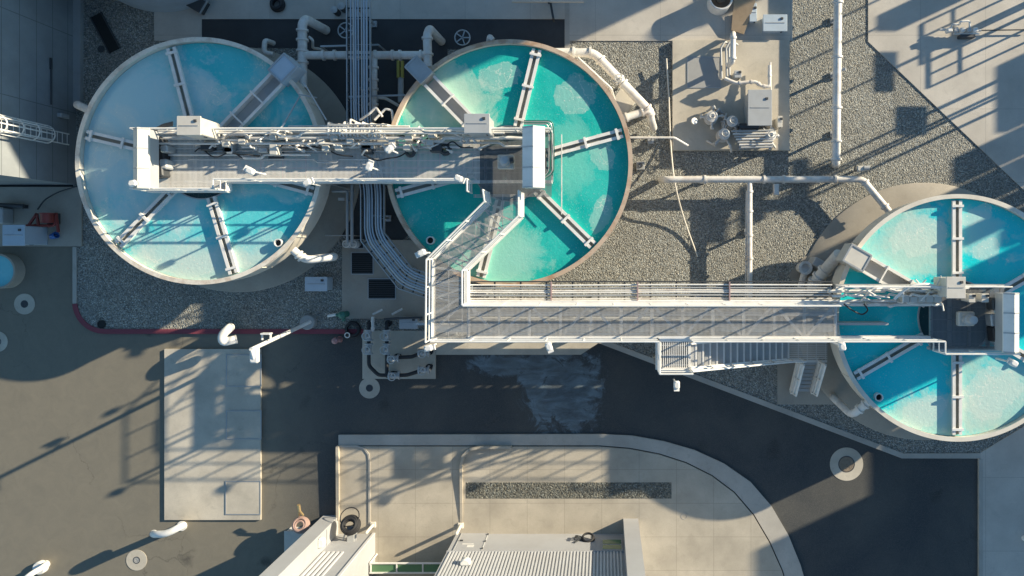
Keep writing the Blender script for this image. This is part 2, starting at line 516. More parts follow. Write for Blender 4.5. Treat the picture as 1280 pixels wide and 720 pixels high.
M = dict(
    gravel=gravel('gravel', (.385, .385, .365), 21),
    gravel_dark=gravel('dark_gravel', (.20, .20, .18), 16),
    asphalt=asphalt('asphalt'),
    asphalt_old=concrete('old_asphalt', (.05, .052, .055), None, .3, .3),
    slab=concrete('pavement_concrete', (.47, .42, .34), (1.72, 1.55), off=(.1, .74)),
    pad=concrete('pad_concrete', (.53, .48, .395), None, .24, .45),
    pad_joint=concrete('yard_concrete', (.55, .51, .45), (3.0, 3.4), .18, .3, off=(.4, .2)),
    kerb=concrete('kerb_concrete', (.45, .42, .37), None, .2, .45),
    footing=concrete('shade_skirt_concrete', (.40, .36, .30), None, .18, .3),
    ground=concrete('far_ground', (.20, .19, .16), None, .3, .3),
    redkerb=paint('red_kerb_paint', (.22, .045, .065), .7, .4),
    white=paint('white_paint', (.78, .76, .72), .4, .3),
    pipe=paint('pipe_paint', (.72, .70, .66), .45, .5, scale=2.4, rust=.22),
    cream=paint('cream_tank_paint', (.70, .65, .56), .5, .4, scale=1.1),
    rustrim=paint('weathered_rim_paint', (.55, .42, .31), .6, .4, scale=1.5, rust=.55),
    creamrim=paint('cream_rim_paint', (.76, .70, .60), .5, .4, scale=1.5, rust=.35),
    grate=paint('galvanised_grating', (.72, .70, .66), .6, .25),
    midgrate=paint('walkway_grating', (.46, .45, .43), .6, .3),
    darkgrate=paint('dark_grating', (.17, .18, .19), .5, .3, metal=.25),
    steel=paint('galvanised_steel', (.45, .46, .46), .4, .3, metal=.4),
    bed=paint('wet_trough_bed', (.31, .32, .28), .5, .4),
    dark=paint('dark_steel', (.05, .055, .06), .5, .3),
    black=paint('black_rubber', (.018, .018, .02), .6, .1),
    clamp=paint('clamp_enamel', (.36, .25, .25), .5, .3),
    rusty=paint('rusty_iron', (.24, .19, .14), .8, .5, scale=4),
    grey=paint('grey_enamel', (.42, .43, .43), .4, .2),
    beige=paint('beige_enamel', (.58, .55, .49), .45, .25),
    bluebox=paint('pale_blue_enamel', (.45, .53, .60), .4, .2),
    conduit=paint('conduit_paint', (.36, .42, .48), .35, .2, metal=.2),
    green=paint('green_enamel', (.03, .17, .13), .4, .2),
    blue=paint('blue_plastic', (.03, .12, .38), .4, .1),
    red=paint('red_enamel', (.28, .05, .04), .5, .4),
    pink=paint('faded_red_enamel', (.42, .22, .21), .5, .3),
    brass=paint('brass', (.55, .40, .20), .35, .2, metal=.6),
    rosehose=paint('faded_rose_hose', (.36, .24, .20), .6, .3),
    yellow=paint('yellow_enamel', (.45, .38, .08), .5, .3),
    wood=paint('weathered_plywood', (.42, .31, .20), .8, .4, scale=3),
    terracotta=paint('brown_residue', (.20, .12, .07), .8, .4),
    pit=paint('dark_pit', (.012, .014, .014), .8, .1),
    plate=concrete('grey_cover_plate', (.36, .36, .35), None, .12, .25),
    wall=paint('wall_render', (.40, .405, .415), .6, .2, scale=.8),
    siding=paint('ribbed_siding', (.62, .62, .62), .45, .2, scale=.8),
    glass=paint('green_glass', (.10, .20, .10), .12, .05),
    clad=panelled('grey_cladding', (.30, .32, .33), 3.5, .92),
    tankblue=paint('pale_blue_tank_paint', (.50, .56, .62), .45, .25),
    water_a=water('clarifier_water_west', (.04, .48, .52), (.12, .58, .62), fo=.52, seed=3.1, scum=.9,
                  painted_light=[(g(165, 165, 3.1), 4.4, 4.4, .9, (.45, .64, .67)), (g(260, 340, 3.1), 3.6, 1.5, .75, (.50, .62, .56))],  # first cloud paints the sky glare on the west side
                  lit_rafts=[(g(215, 318, 3.1), 2.0, .8, -.3), (g(322, 312, 3.1), 1.3, .7, .5), (g(270, 118, 3.1), .6, .5, 0)]),
    water_b=water('clarifier_water_middle', (.003, .38, .345), (.04, .49, .43), fo=.64, seed=11.4, scum=.8,
                  painted_light=[(g(560, 130, 3.1), 2.4, 1.8, .8, (.45, .62, .52)), (g(620, 320, 3.1), 2.3, 1.6, .7, (.34, .62, .52)), (g(716, 200, 3.1), .9, 1.8, .45, (.25, .6, .5))],
                  lit_rafts=[(g(720, 118, 3.1), .95, .75, .6), (g(752, 192, 3.1), .45, .8, .2), (g(752, 268, 3.1), .4, .85, -.4), (g(625, 95, 3.1), .95, .6, .3)]),
    water_c=water('clarifier_water_east', (.010, .57, .62), (.04, .62, .66), fo=.58, seed=23.7, scum=.95,
                  painted_light=[(g(1140, 310, 3.1), 2.3, 2.0, .8, (.48, .63, .55)), (g(1170, 520, 3.1), 2.6, 1.2, .75, (.50, .64, .56)), (g(1245, 495, 3.1), 2.3, 2.0, .8, (.48, .63, .55)), (g(1225, 290, 3.1), 1.1, 1.3, .6, (.4, .6, .58))],
                  lit_rafts=[(g(1150, 295, 3.1), 1.2, .9, .3), (g(1222, 268, 3.1), .7, .4, .4), (g(1232, 312, 3.1), .7, .4, .3), (g(1240, 490, 3.1), 1.4, 1.0, .4), (g(1155, 515, 3.1), 1.0, .6, .4)]),
    water_d=water('basin_water', (.10, .50, .58), (.25, .62, .66), fo=.8, seed=5.0, scum=.3),
    well=water('well_water', (.02, .05, .06), (.03, .08, .09), fo=.9, seed=2.0, scum=.1),
)
# ---------------------------------------------------------------- ground, road, pavements
def sheet(name, pts, z0, z1, mat):
    m = MB(); m.prism(gg(pts), z0, z1); return struct(name, m, mat)

def arc(c, r, a0, a1, n=10):
    return [(c[0] + r * math.cos(R(a0 + (a1 - a0) * i / n)), c[1] - r * math.sin(R(a0 + (a1 - a0) * i / n))) for i in range(n + 1)]

m = MB(); m.add([(-400, -400, 0), (400, -400, 0), (400, 400, 0), (-400, 400, 0)], [(0, 1, 2, 3)])
struct('ground', m, M['ground'])
road_pts = [(-400, 300), (88, 300), (500, 300), (760, 400), (1127, 540), (1226, 540), (1226, 1100), (-400, 1100)]
sheet('road', road_pts, -.2, .006, M['asphalt'])
# gravel yard, standing a kerb height above the road
corner = arc((130, 379), 37, 180, 270, 8)
bed = [(93, -420), (2000, -420), (2000, 568), (1127, 568), (752, 424), (545, 443), (457, 416)] + list(reversed(corner)) + [(93, 300)]
sheet('gravel_yard', bed, -.2, .09, M['gravel'])
sheet('dark_yard_sheet', [(-400, 236), (92.5, 236), (92.5, -420), (-400, -420)], -.2, .02, M['asphalt_old'])  # dark old-asphalt sheet west of the gravel yard
bpy.data.objects['dark_yard_sheet'].name = 'yard_ground'
# kerbs
def ribbon(pts, w):
    """closed outline of a strip of width w (px) centred on a px polyline"""
    P = [Vector((p[0], p[1], 0)) for p in pts]
    Lf, Rt = [], []
    for i, p in enumerate(P):
        t = (P[min(i + 1, len(P) - 1)] - P[max(i - 1, 0)]).normalized()
        nrm = Vector((-t.y, t.x, 0))
        Lf.append(p + nrm * w / 2); Rt.append(p - nrm * w / 2)
    return [(p.x, p.y) for p in Lf + list(reversed(Rt))]
def kerb(name, pts, w, mat, z1=.125, z0=-.1):
    return sheet(name, ribbon(pts, w), z0, z1, mat)
kerb('kerb', [(95.5, 309), (95.5, 379)], 5, M['kerb'])
kerb('red_kerb', [(95.5, 379.5)] + [(p[0] + 2.5, p[1] - 2) for p in corner[1:]] + [(180, 414), (440, 414), (455, 414)], 6, M['redkerb'])
kerb('kerb', [(748, 425), (1127, 569), (1224, 569)], 6.5, M['kerb'])
# concrete yards
sheet('concrete_yard', [(1084, -420), (2000, -420), (2000, 480), (1278, 238), (1084, 53)], 0, .13, M['pad_joint'])
sheet('concrete_yard', [(1224, 565), (1282, 530), (1600, 530), (1600, 1100), (1224, 1100)], 0, .12, M['pad_joint'])
sheet('kerb', [(1222, 573), (1227, 573), (1227, 1100), (1222, 1100)], 0, .128, M['kerb'])
sheet('pavement', [(712, -420), (990, -420), (990, 52), (712, 52)], 0, .13, M['pad_joint'])
sheet('pavement', [(706, -200), (712.5, -200), (712.5, 62), (706, 62)], 0, .126, M['kerb'])
sheet('concrete_apron', [(195, -200), (706, -200), (706, 25), (254, 25), (254, 52), (195, 52)], 0, .14, M['pad_joint'])
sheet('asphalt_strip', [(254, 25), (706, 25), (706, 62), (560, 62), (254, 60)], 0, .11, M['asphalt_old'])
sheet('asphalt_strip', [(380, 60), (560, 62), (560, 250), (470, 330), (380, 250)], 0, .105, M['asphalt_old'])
# loading pavement in front of the building
outer = [(424, 543), (750, 542), (790, 544), (830, 551), (868, 562), (905, 579), (938, 602), (964, 632), (985, 668), (1000, 705), (1010, 740), (1012, 900)]
inner = [(424, 556), (750, 556), (787, 559), (824, 566), (858, 577), (890, 593), (918, 614), (942, 642), (962, 676), (978, 712), (988, 745), (990, 900)]
sheet('kerb_gutter', outer + list(reversed(inner)), 0, .10, M['kerb'])
inner2 = [(p[0] + (690 - p[0]) * .0045, p[1] + (760 - p[1]) * .007) for p in inner[1:-1]] + [(988, 900)]
sheet('pavement', [(424, 557.2)] + inner2 + [(424, 900)], 0, .125, M['slab'])
sheet('gravel_strip', [(583, 602), (839, 602), (839, 622), (583, 622)], .1, .132, M['gravel_dark'])
kerb('kerb', [(424, 557), (448, 557), (457, 560), (462, 567), (463, 578), (463, 655)], 2.2, M['kerb'], .165, .1)
def flare(pts, h):
    mm = MB()
    for i in range(len(pts) - 1):
        a = g(*pts[i]); b = g(*pts[i + 1]); t = (b - a).normalized(); n = Vector((-t.y, t.x, 0)) * .06
        ha, hb = h[i], h[i + 1]
        mm.add([a - n, a + n, b + n, b - n, a - n + Vector((0, 0, ha)), a + n + Vector((0, 0, ha)), b + n + Vector((0, 0, hb)), b - n + Vector((0, 0, hb))],
               [(0, 1, 2, 3), (4, 7, 6, 5), (0, 4, 5, 1), (1, 5, 6, 2), (2, 6, 7, 3), (3, 7, 4, 0)])
    return mm
struct('ramp_kerb', flare([(640, 557.5), (600, 557.5), (588, 560), (580, 568), (577.5, 580), (577.5, 656)], [.3, .3, .3, .3, .28, .14]), M['slab'])
struct('ramp_kerb', flare([(424.5, 556), (424.5, 648)], [.34, .3]), M['slab'])
# pads
sheet('concrete_pad', [(207, 436), (327, 436), (327, 649), (207, 649)], 0, .10, M['pad'])
sheet('concrete_pad', [(-200, 234), (105, 234), (105, 308), (-200, 308)], 0, .16, M['footing'])
sheet('concrete_pad', [(840, 52.5), (985, 52.5), (985, 189), (840, 189)], 0, .30, M['pad'])
sheet('concrete_pad', [(429, 300), (545, 300), (545, 398), (429, 398)], 0, .16, M['footing'])
sheet('concrete_pad', [(454, 413), (545, 413), (545, 473), (454, 473)], 0, .12, M['pad'])
sheet('concrete_pad', [(545.5, 426), (752, 426), (726, 443), (545.5, 443)], 0, .115, M['pad'])
sheet('concrete_pad', [(971, 424), (1062, 424), (1062, 505), (971, 505)], 0, .13, M['footing'])
sheet('concrete_pad', [(985, 343), (1003, 322), (1050, 300), (1060, 366), (1000, 372)], 0, .122, M['footing'])

# ---------------------------------------------------------------- clarifier tanks
RIM = 3.4
def tank_at(px, py):
    p = g(px, py, RIM); return Vector((p.x, p.y, 0))
def annulus(c, r, z):
    pass
def polar(c, r, a, z): return Vector((c.x + r * math.cos(R(a)), c.y + r * math.sin(R(a)), z))

def clarifier(c, wmat, rimmat, label, troughs, chute, pipe=None, wallmat=None, apron=5.6):
    t = thing('clarifier_tank', c, label, 'water tank', 'round clarifier tanks')
    RR = 5.11
    b = MB(); b.lathe((c.x, c.y, 0), [(4.3, 0), (4.3, 2.2), (RR - .02, 2.2)], 96)  # hidden skirt added under the tank to stop sunlight passing beneath
    b.build('shade_skirt', M['footing'], t)
    b = MB(); b.lathe((c.x, c.y, 0), [(RR - .01, 2.15), (RR, 2.15), (RR, RIM - .1), (RR + .035, RIM - .1), (RR + .035, RIM - .04), (RR + .01, RIM - .04), (RR - .01, RIM - .04)], 128)
    b.lathe((c.x, c.y, 0), [(RR - .11, RIM - .03), (RR - .11, 2.6)], 128)
    for k in range(16):
        a = k * 22.5 + 7
        p = polar(c, RR + .012, a, 0)
        b.bar(p + Vector((0, 0, 2.2)), p + Vector((0, 0, RIM - .12)), .05, .03, Vector((math.cos(R(a)), math.sin(R(a)), 0)))
    b.build('tank_wall', wallmat or M['cream'], t)
    b = MB(); b.lathe((c.x, c.y, 0), [(RR - .13, RIM - .045), (RR - .13, RIM), (RR + .05, RIM), (RR + .05, RIM - .045)], 128)
    b.build('rim', rimmat, t)
    b = MB(); b.lathe((c.x, c.y, 0), [(.001, 3.12), (RR - .12, 3.12)], 96, smooth=False)
    b.build('water', wmat, t)
    b = MB(); b.lathe((c.x, c.y, 0), [(1.55, 2.7), (1.55, 3.2), (1.60, 3.2), (1.60, 2.7)], 64)
    w = b.build('centre_well', M['grey'], t)
    b = MB(); b.lathe((c.x, c.y, 0), [(.001, 3.13), (1.555, 3.13)], 48, smooth=False)
    b.build('well_water', M['well'], w)
    for a, r0 in troughs:
        d = Vector((math.cos(R(a)), math.sin(R(a)), 0)); n = Vector((-d.y, d.x, 0))
        b = MB()
        A = Vector((c.x, c.y, 0)) + d * r0; B = Vector((c.x, c.y, 0)) + d * 4.9
        for s in (-1, 1):
            b.bar(A + n * s * .14 + Vector((0, 0, 3.18)), B + n * s * .14 + Vector((0, 0, 3.18)), .05, .24)
            b.bar(A + n * s * .135 + Vector((0, 0, 3.305)), B + n * s * .135 + Vector((0, 0, 3.305)), .13, .02)
        tr = b.build('trough', M['white'], t)
        b = MB(); b.bar(A + Vector((0, 0, 3.145)), B + Vector((0, 0, 3.145)), .26, .03)
        b.build('trough_bed', M['bed'], tr)
        L_ = (B - A).length
        for f in (.09, .52, .93):
            p = A + d * (L_ * f)
            b = MB(); b.bar(p - n * .24 + Vector((0, 0, 3.35)), p + n * .24 + Vector((0, 0, 3.35)), .10, .07)
            b.build('cross_tie', M['white'], tr)
    # wide inlet chute with its box at the rim
    a, r0, r1, w, tint = chute
    d = Vector((math.cos(R(a)), math.sin(R(a)), 0)); n = Vector((-d.y, d.x, 0)); Z = Vector((0, 0, 1))
    A = c + d * r0; B = c + d * 4.75
    b = MB()
    for s in (-1, 1):
        b.bar(A + n * s * w / 2 + Z * 3.25, B + n * s * w / 2 + Z * 3.25, .05, .5)
        b.bar(A + n * s * (w / 2 + .01) + Z * 3.505, B + n * s * (w / 2 + .01) + Z * 3.505, .12, .02)
    ch = b.build('inlet_chute', M['white'], t)
    b = MB(); b.bar(A + Z * 3.14, B + Z * 3.14, w - .06, .04); b.build('chute_bed', M['grey'], ch)
    for f in (.3, .66):
        p = A.lerp(B, f)
        b = MB(); b.bar(p - n * (w / 2 + .1) + Z * 3.56, p + n * (w / 2 + .1) + Z * 3.56, .06, .06); b.build('cross_tie', M['white'], ch)
    b = MB(); q = c + d * r1
    b.rbox((q.x, q.y, 3.3), (1.0, w + .22, .9), R(a), .02)
    bx = b.build('inlet_box', tint, t)
    b = MB()
    for s in (-1, 1):
        b.bar(q + n * s * (w / 2 + .06) - d * .48 + Z * 3.765, q + n * s * (w / 2 + .06) + d * .48 + Z * 3.765, .07, .03)
        b.bar(q + d * s * .46 - n * (w / 2 + .04) + Z * 3.768, q + d * s * .46 + n * (w / 2 + .04) + Z * 3.768, .07, .03)
    b.build('box_frame', M['steel'], bx)
    return t

c1, c2, c3 = tank_at(248.5, 201), tank_at(636.2, 203.8), tank_at(1198, 397.3)
for c, fr in ((c1, 5.62), (c2, 4.6), (c3, 5.9)):
    m = MB(); m.lathe((c.x, c.y, 0), [(4.2, .0), (4.2, .16), (fr, .16), (fr + .04, .13), (fr + .04, 0)], 96)
    struct('tank_footing', m, M['footing'])
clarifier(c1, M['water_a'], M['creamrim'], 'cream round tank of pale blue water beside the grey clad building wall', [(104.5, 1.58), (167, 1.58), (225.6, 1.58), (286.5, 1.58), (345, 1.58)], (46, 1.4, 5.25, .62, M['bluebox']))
clarifier(c2, M['water_b'], M['rustrim'], 'middle tank of green teal water with a brown weathered rim', [(76.4, 1.58), (15, 1.58), (-44.5, 1.58), (256, 1.6), (195, 1.58)], (134, 1.4, 5.3, .5, M['steel']))
clarifier(c3, M['water_c'], M['cream'], 'cream round tank of bright turquoise water at the far end of the walkway', [(90, 1.58), (30, 1.58), (-30, 1.58), (270, 1.58), (210, 1.58)], (150, 1.5, 5.0, .62, M['beige']))

# ---------------------------------------------------------------- walkways
Z = Vector((0, 0, 1))
def V3(p, z): return Vector((p[0], p[1], z))
def walkway(label, name, group=None, loc=(0, 0, 0)):
    return thing(name, loc, label, 'walkway', group)

# bridge over the west and middle tanks
DK = 3.85
xa, xb = g(184, 200, DK).x, g(690, 200, DK).x
ys, yn = g(0, 238.5, DK).y, g(0, 166, DK).y
yn2 = 4.72
w1 = walkway('long grating bridge carrying drives and pipes across the two left tanks', 'tank_bridge', loc=((xa + xb) / 2, 3.5, 0))
xe1, xe2 = g(600, 200, DK).x, g(654, 200, DK).x
xj0, yj = g(284, 0, DK).x, g(0, 227, DK).y
b = MB(); b.grating([(xa, ys), (xj0, ys), (xj0, yj), (xe1, yj), (xe1, yn), (xa, yn)], DK, math.pi / 2, .05, .029, .5)
b.build('deck_grating', M['grate'], w1)
b = MB(); b.grating([(xe1, ys - .25), (xb, ys - .25), (xb, yn), (xe1, yn)], DK, math.pi / 2, .05, .032, .5)
b.build('drive_platform', M['darkgrate'], w1)
b = MB()
b.bar((xa, yn, DK - .18), (xb, yn, DK - .18), .12, .36)
b.bar((xa, ys, DK - .16), (xj0, ys, DK - .16), .12, .3)
b.bar((xj0, ys, DK - .16), (xj0, yj, DK - .16), .1, .3)
b.bar((xj0, yj, DK - .18), (xb, yj, DK - .18), .12, .36)
b.bar((xa, yj, DK - .22), (xj0, yj, DK - .22), .08, .3)
b.build('girder', M['white'], w1)
b = MB()
for y in (ys + .95, ys + 1.6):
    b.bar((xa, y, DK - .16), (xb, y, DK - .16), .08, .22)
n = 18
for k in range(n + 1):
    x = xa + (xb - xa) * k / n
    b.bar((x, ys if x < xj0 else yj, DK - .16), (x, yn, DK - .16), .07, .16)
b.build('cross_beam', M['steel'], w1)
xg = g(590, 200, DK).x
b = MB(); b.rail([(xa, ys, DK), (xj0, ys, DK), (xj0, yj, DK), (xg, yj, DK), (xg, ys - .1, DK)], 1.1, 1.35, .036); b.build('railing', M['white'], w1)
b = MB(); b.rail([(xa, yn, DK), (xb, yn, DK)], 1.1, 1.35, .036); b.build('railing', M['white'], w1)
for px in (398, 470):
    for y in (yj + .1, yn - .1):
        b = MB(); x = g(px, 200, DK).x
        b.bar((x, y, 0), (x, y, DK - .4), .2, .2); b.rbox((x, y, .14), (.45, .45, .28)); b.build('leg', M['steel'], w1)

# link: from the middle tank's drive platform down to the main walkway
LZ = 4.1
w2 = walkway('bent white railed link walkway leading from middle tank to the long footbridge', 'link_walkway', loc=g(580, 320, 0))
lk = [(592, 243), (652, 243), (652, 271), (584, 338), (584, 379), (584, 424), (541, 424), (541, 324), (611, 254), (611, 247), (592, 247)]
poly = [(p.x, p.y) for p in gg(lk, LZ)]
b = MB(); b.grating(poly, LZ, 0.0, .05, .020, .55); b.build('deck_grating', M['midgrate'], w2)
lr = [V3(p, LZ) for p in gg([(609, 240), (611, 254), (541, 324), (540, 424)], LZ)]
rr = [V3(p, LZ) for p in gg([(652, 241), (652, 271), (584, 337), (584, 379)], LZ)]
b = MB(); b.rail(lr, 1.1, 1.1, .036)
for i in range(3): b.bar(lr[i] - Z * .12, lr[i + 1] - Z * .12, .16, .26)
b.build('railing', M['white'], w2)
b = MB(); b.rail(rr, 1.1, 1.1, .036)
for i in range(3): b.bar(rr[i] - Z * .12, rr[i + 1] - Z * .12, .16, .26)
b.build('railing', M['white'], w2)
b = MB()
for f in (.1, .3, .5, .7, .9):
    b.bar(lr[1].lerp(lr[2], f) - Z * .14, rr[1].lerp(rr[2], f) - Z * .14, .08, .16)
    b.bar(lr[1].lerp(lr[2], f) - Z * .14, rr[1].lerp(rr[2], min(1, f + .2)) - Z * .14, .05, .1)
    b.bar(lr[2].lerp(lr[3], f) - Z * .14, rr[2].lerp(rr[3], f) - Z * .14, .08, .16)
b.build('cross_beam', M['white'], w2)
for p in ((541, 335), (541, 424), (584, 379), (584, 424)):
    q = g(p[0], p[1], LZ)
    b = MB(); b.bar((q.x, q.y, 0), (q.x, q.y, LZ - .2), .18, .18); b.rbox((q.x, q.y, .12), (.4, .4, .24)); b.build('leg', M['steel'], w2)

# main walkway to the east tank
xs, xm, xt, xE = g(585, 400, LZ).x, g(1045, 400, LZ).x, g(1163, 400, LZ).x, g(1256, 400, LZ).x
yN, yS = g(0, 380, LZ).y, g(0, 423, LZ).y
w3 = walkway('long straight footbridge with white railings and pipes running to the right hand tank', 'footbridge', loc=((xs + xt) / 2, (yN + yS) / 2, 0))
b = MB(); b.grating([(xs, yS), (xm, yS), (xm, yN), (xs, yN)], LZ, math.pi / 2, .05, .021, .55); b.build('deck_grating', M['midgrate'], w3)
yd = yN - .1
b = MB(); b.grating([(xt, g(0, 436, LZ).y), (xE, g(0, 436, LZ).y), (xE, g(0, 357, LZ).y), (xt, g(0, 357, LZ).y)], LZ, math.pi / 2, .05, .032, .5); b.build('drive_platform', M['darkgrate'], w3)
b = MB()
b.bar((xs, yS - .02, LZ - .14), (xt, yS - .02, LZ - .14), .22, .34)
b.build('girder', M['white'], w3)
b = MB(); b.bar((xs, yN + .02, LZ - .14), (xt, yN + .02, LZ - .14), .22, .34)
b.build('girder', M['white'], w3)
# truss below the deck
b = MB(); n = 12
for k in range(n + 1):
    x = xs + (xm - xs) * k / n
    b.bar((x, yS, LZ - .12), (x, yN, LZ - .12), .11, .14)
    b.bar((x, yS, LZ - .25), (x, yS, 2.6), .08, .08)
    b.bar((x, yN, LZ - .25), (x, yN, 2.6), .08, .08)
    if k < n:
        x2 = xs + (xm - xs) * (k + 1) / n
        ya, yb = (yS, yN) if k % 2 else (yN, yS)
        b.bar((x, ya, LZ - .1), (x2, yb, LZ - .1), .11, .08); b.bar((x, (yS + yN) / 2 + .25, LZ - .09), (x2, (yS + yN) / 2 + .25, LZ - .09), .06, .06)
        b.bar((x, yS, LZ - .25), (x2, yS, 2.6), .07, .07)
for y in (yS, yN): b.bar((xs, y, 2.6), (xm, y, 2.6), .16, .16)
b.build('truss', M['white'], w3)
gp0, gp1 = g(822, 425, LZ).x, g(862, 425, LZ).x
b = MB(); b.rail([(g(546, 0, LZ).x, yS, LZ), (gp0, yS, LZ)], 1.1, 1.45, .036); b.build('railing', M['white'], w3)
b = MB(); b.rail([(gp1, yS, LZ), (xt + .1, yS, LZ), (xt + .1, g(0, 438, LZ).y, LZ), (xE, g(0, 438, LZ).y, LZ)], 1.1, 1.45, .036); b.build('railing', M['white'], w3)
b = MB(); b.rail([(xs, yN, LZ), (g(1040, 0, LZ).x, yN, LZ)], 1.1, 1.45, .036); b.build('railing', M['white'], w3)
b = MB(); b.rail([(g(1045, 0, LZ).x, g(0, 357, LZ).y, LZ), (xE - .3, g(0, 357, LZ).y, LZ)], 1.1, 1.2, .03); b.build('railing', M['white'], w3)
b = MB()
b.bar((xm, g(0, 358, LZ).y, LZ - .2), (xE, g(0, 358, LZ).y, LZ - .2), .16, .36)
b.bar((xt, g(0, 436, LZ).y, LZ - .2), (xE, g(0, 436, LZ).y, LZ - .2), .12, .3)
for px in (1166, 1190, 1214, 1238, 1254):
    x = g(px, 0, LZ).x; b.bar((x, g(0, 358, LZ).y, LZ - .2), (x, g(0, 436, LZ).y, LZ - .2), .08, .16)
b.build('cross_beam', M['steel'], w3)
for px in (600, 745, 890, 1030):
    for y in (yS + .12, yN - .12):
        x = g(px, 0, LZ).x
        b = MB(); b.bar((x, y, 0), (x, y, 2.6), .22, .22); b.rbox((x, y, .16), (.5, .5, .3)); b.build('leg', M['steel'], w3)

# stair from the footbridge to the ground
st = thing('metal_stair', g(905, 445, 0), 'white railed grating stair turning down beside the right hand tank', 'stair')
y0, y1 = g(0, 431, LZ).y, g(0, 462, LZ).y
b = MB(); b.grating([(gp0, y1), (gp1, y1), (gp1, yS), (gp0, yS)], LZ, math.pi / 2, .085, .04, .4)
for x in (gp0, gp1): b.bar((x, yS, LZ - .12), (x, y1, LZ - .12), .1, .2)
b.build('landing', M['grate'], st)
nst = 15
midz = 1.5
xL0 = gp1; xL1 = g(985, 0, midz).x
dx = (xL1 - xL0) / nst; dz = (LZ - midz) / (nst + 1)
ysn, yss = g(0, 429, 4.0).y, g(0, 459, 4.0).y
b = MB()
for k in range(nst):
    x = xL0 + dx * (k + .5); z = LZ - dz * (k + 1)
    b.rbox((x, (ysn + yss) / 2, z), (dx * .72, ysn - yss, .045), 0, .008)
tr_ = b.build('treads', M['grey'], st)
b = MB()
for k in range(nst):
    x = xL0 + dx * (k + .5); z = LZ - dz * (k + 1)
    b.box((x + dx * .42, (ysn + yss) / 2, z + .03), (.07, ysn - yss, .016))
b.build('nosing', M['white'], tr_)
b = MB()
for y in (ysn, yss):
    b.bar((xL0, y, LZ - .05), (xL1, y, midz - .05), .07, .3)
b.build('stringer', M['white'], st)
b = MB(); b.rail([(gp0, yS, LZ), (gp0, y1, LZ), (gp1, y1, LZ)], 1.1, .9, .036)
b.bar((gp0, yS, LZ - .05), (gp0, y1, LZ - .05), .16, .2); b.bar((gp0, y1, LZ - .05), (gp1, y1, LZ - .05), .16, .24)
b.build('railing', M['white'], st)
b = MB(); b.rail([(gp1, yss, LZ), (xL1, yss, midz), (g(1000, 0, midz).x, yss, midz)], 1.0, 1.1, .04, False); b.build('railing', M['white'], st)
lx0, lx1 = xL1, g(1034, 0, midz).x
ly0, ly1 = g(0, 426, midz).y, g(0, 452, midz).y
b = MB(); b.grating([(lx0, ly1), (lx1, ly1), (lx1, ly0), (lx0, ly0)], midz, 0, .085, .045, .4); b.bar((lx0, ly1, midz - .1), (lx1, ly1, midz - .1), .08, .18)
b.build('landing', M['grate'], st)
n2 = 8; ybot = g(0, 490, .3).y
tx0, tx1 = g(999, 0, midz).x, g(1022, 0, midz).x
dy = (ybot - ly1) / n2
b = MB()
for k in range(n2):
    z = midz - (midz - .13) / (n2 + 1) * (k + 1); y = ly1 + dy * (k + .5)
    b.rbox(((tx0 + tx1) / 2, y, z), (tx1 - tx0, abs(dy) * .72, .045), 0, .008)
b.build('treads', M['grey'], st)
b = MB()
for x in (tx0 - .06, tx1 + .06):
    b.bar((x, ly1, midz), (x, ybot, .25), .07, .28)
    b.rail([(x, ly1, midz), (x, ybot, .2)], 1.0, .9, .05, False)
    b.bar((x + .04, ly1, midz + .5), (x + .04, ybot, .7), .16, .05)
b.build('railing', M['white'], st)
for p in ((gp0 + .1, y1), (gp1, y1), (lx0 + .1, ly1), (lx1 - .1, ly1)):
    b = MB(); zt = LZ - .1 if p[0] <= gp1 + .01 else midz - .1
    b.bar((p[0], p[1], 0), (p[0], p[1], zt), .14, .14); b.build('leg', M['steel'], st)
# ---------------------------------------------------------------- buildings
# tall grey clad building on the west side
bw = thing('clad_building', g(40, 100, 0), 'tall grey panelled building along the left edge of the site', 'building')
p0, p1 = g(97, -420), g(97, 231)
b = MB(); b.prism([(p0.x - 14, p0.y), (p0.x, p0.y), (p1.x, p1.y), (p1.x - 14, p1.y)], 0, 9.0); b.build('wall', M['clad'], bw)
b = MB(); b.prism([(p0.x, p0.y), (p0.x + .34, p0.y), (p0.x + .34, g(0, 132).y), (p0.x, g(0, 132).y)], 0, .3); b.build('plinth', M['plate'], bw)
b = MB(); b.bar((p1.x - 14, p1.y - .04, 8.9), (p1.x, p1.y - .04, 8.9), .08, .25); b.build('parapet_trim', M['grey'], bw)
q = g(97, 150)
b = MB(); b.rbox((q.x + .1, q.y, 1.05), (.2, .18, .5)); b.build('wall_box', M['grey'], bw)
b = MB(); b.tube([(q.x + .06, g(0, 92).y, 1.7), (q.x + .06, g(0, 140).y, 1.7)], .03, 8); b.bar((q.x + .06, g(0, 90).y - .3, 1.72), (q.x + .06, g(0, 90).y + .2, 1.72), .08, .06)
b.build('wall_conduit', M['dark'], bw)
# caged ladder
ly = g(0, 178).y
ld = thing('caged_ladder', (p1.x + .5, ly, 0), 'white caged ladder climbing the grey panelled wall', 'ladder')
b = MB()
for s in (-.24, .24): b.tube([(p1.x + .25, ly + s, .9), (p1.x + .25, ly + s, 8.5)], .03, 8)
b.build('stile', M['white'], ld)
b = MB()
for k in range(25): b.tube([(p1.x + .25, ly - .24, 1.0 + k * .3), (p1.x + .25, ly + .24, 1.0 + k * .3)], .014, 6)
b.build('rungs', M['white'], ld)
b = MB()
for k in range(8):
    z = 2.3 + k * .85
    b.lathe((p1.x + .3, ly, z), [(.37, -.03), (.39, -.03), (.39, .03), (.37, .03), (.37, -.03)], 20, R(-100), R(100))
for a in (-80, -40, 0, 40, 80):
    x = p1.x + .3 + .38 * math.cos(R(a)); y = ly + .38 * math.sin(R(a))
    b.bar((x, y, 2.3), (x, y, 8.3), .05, .02)
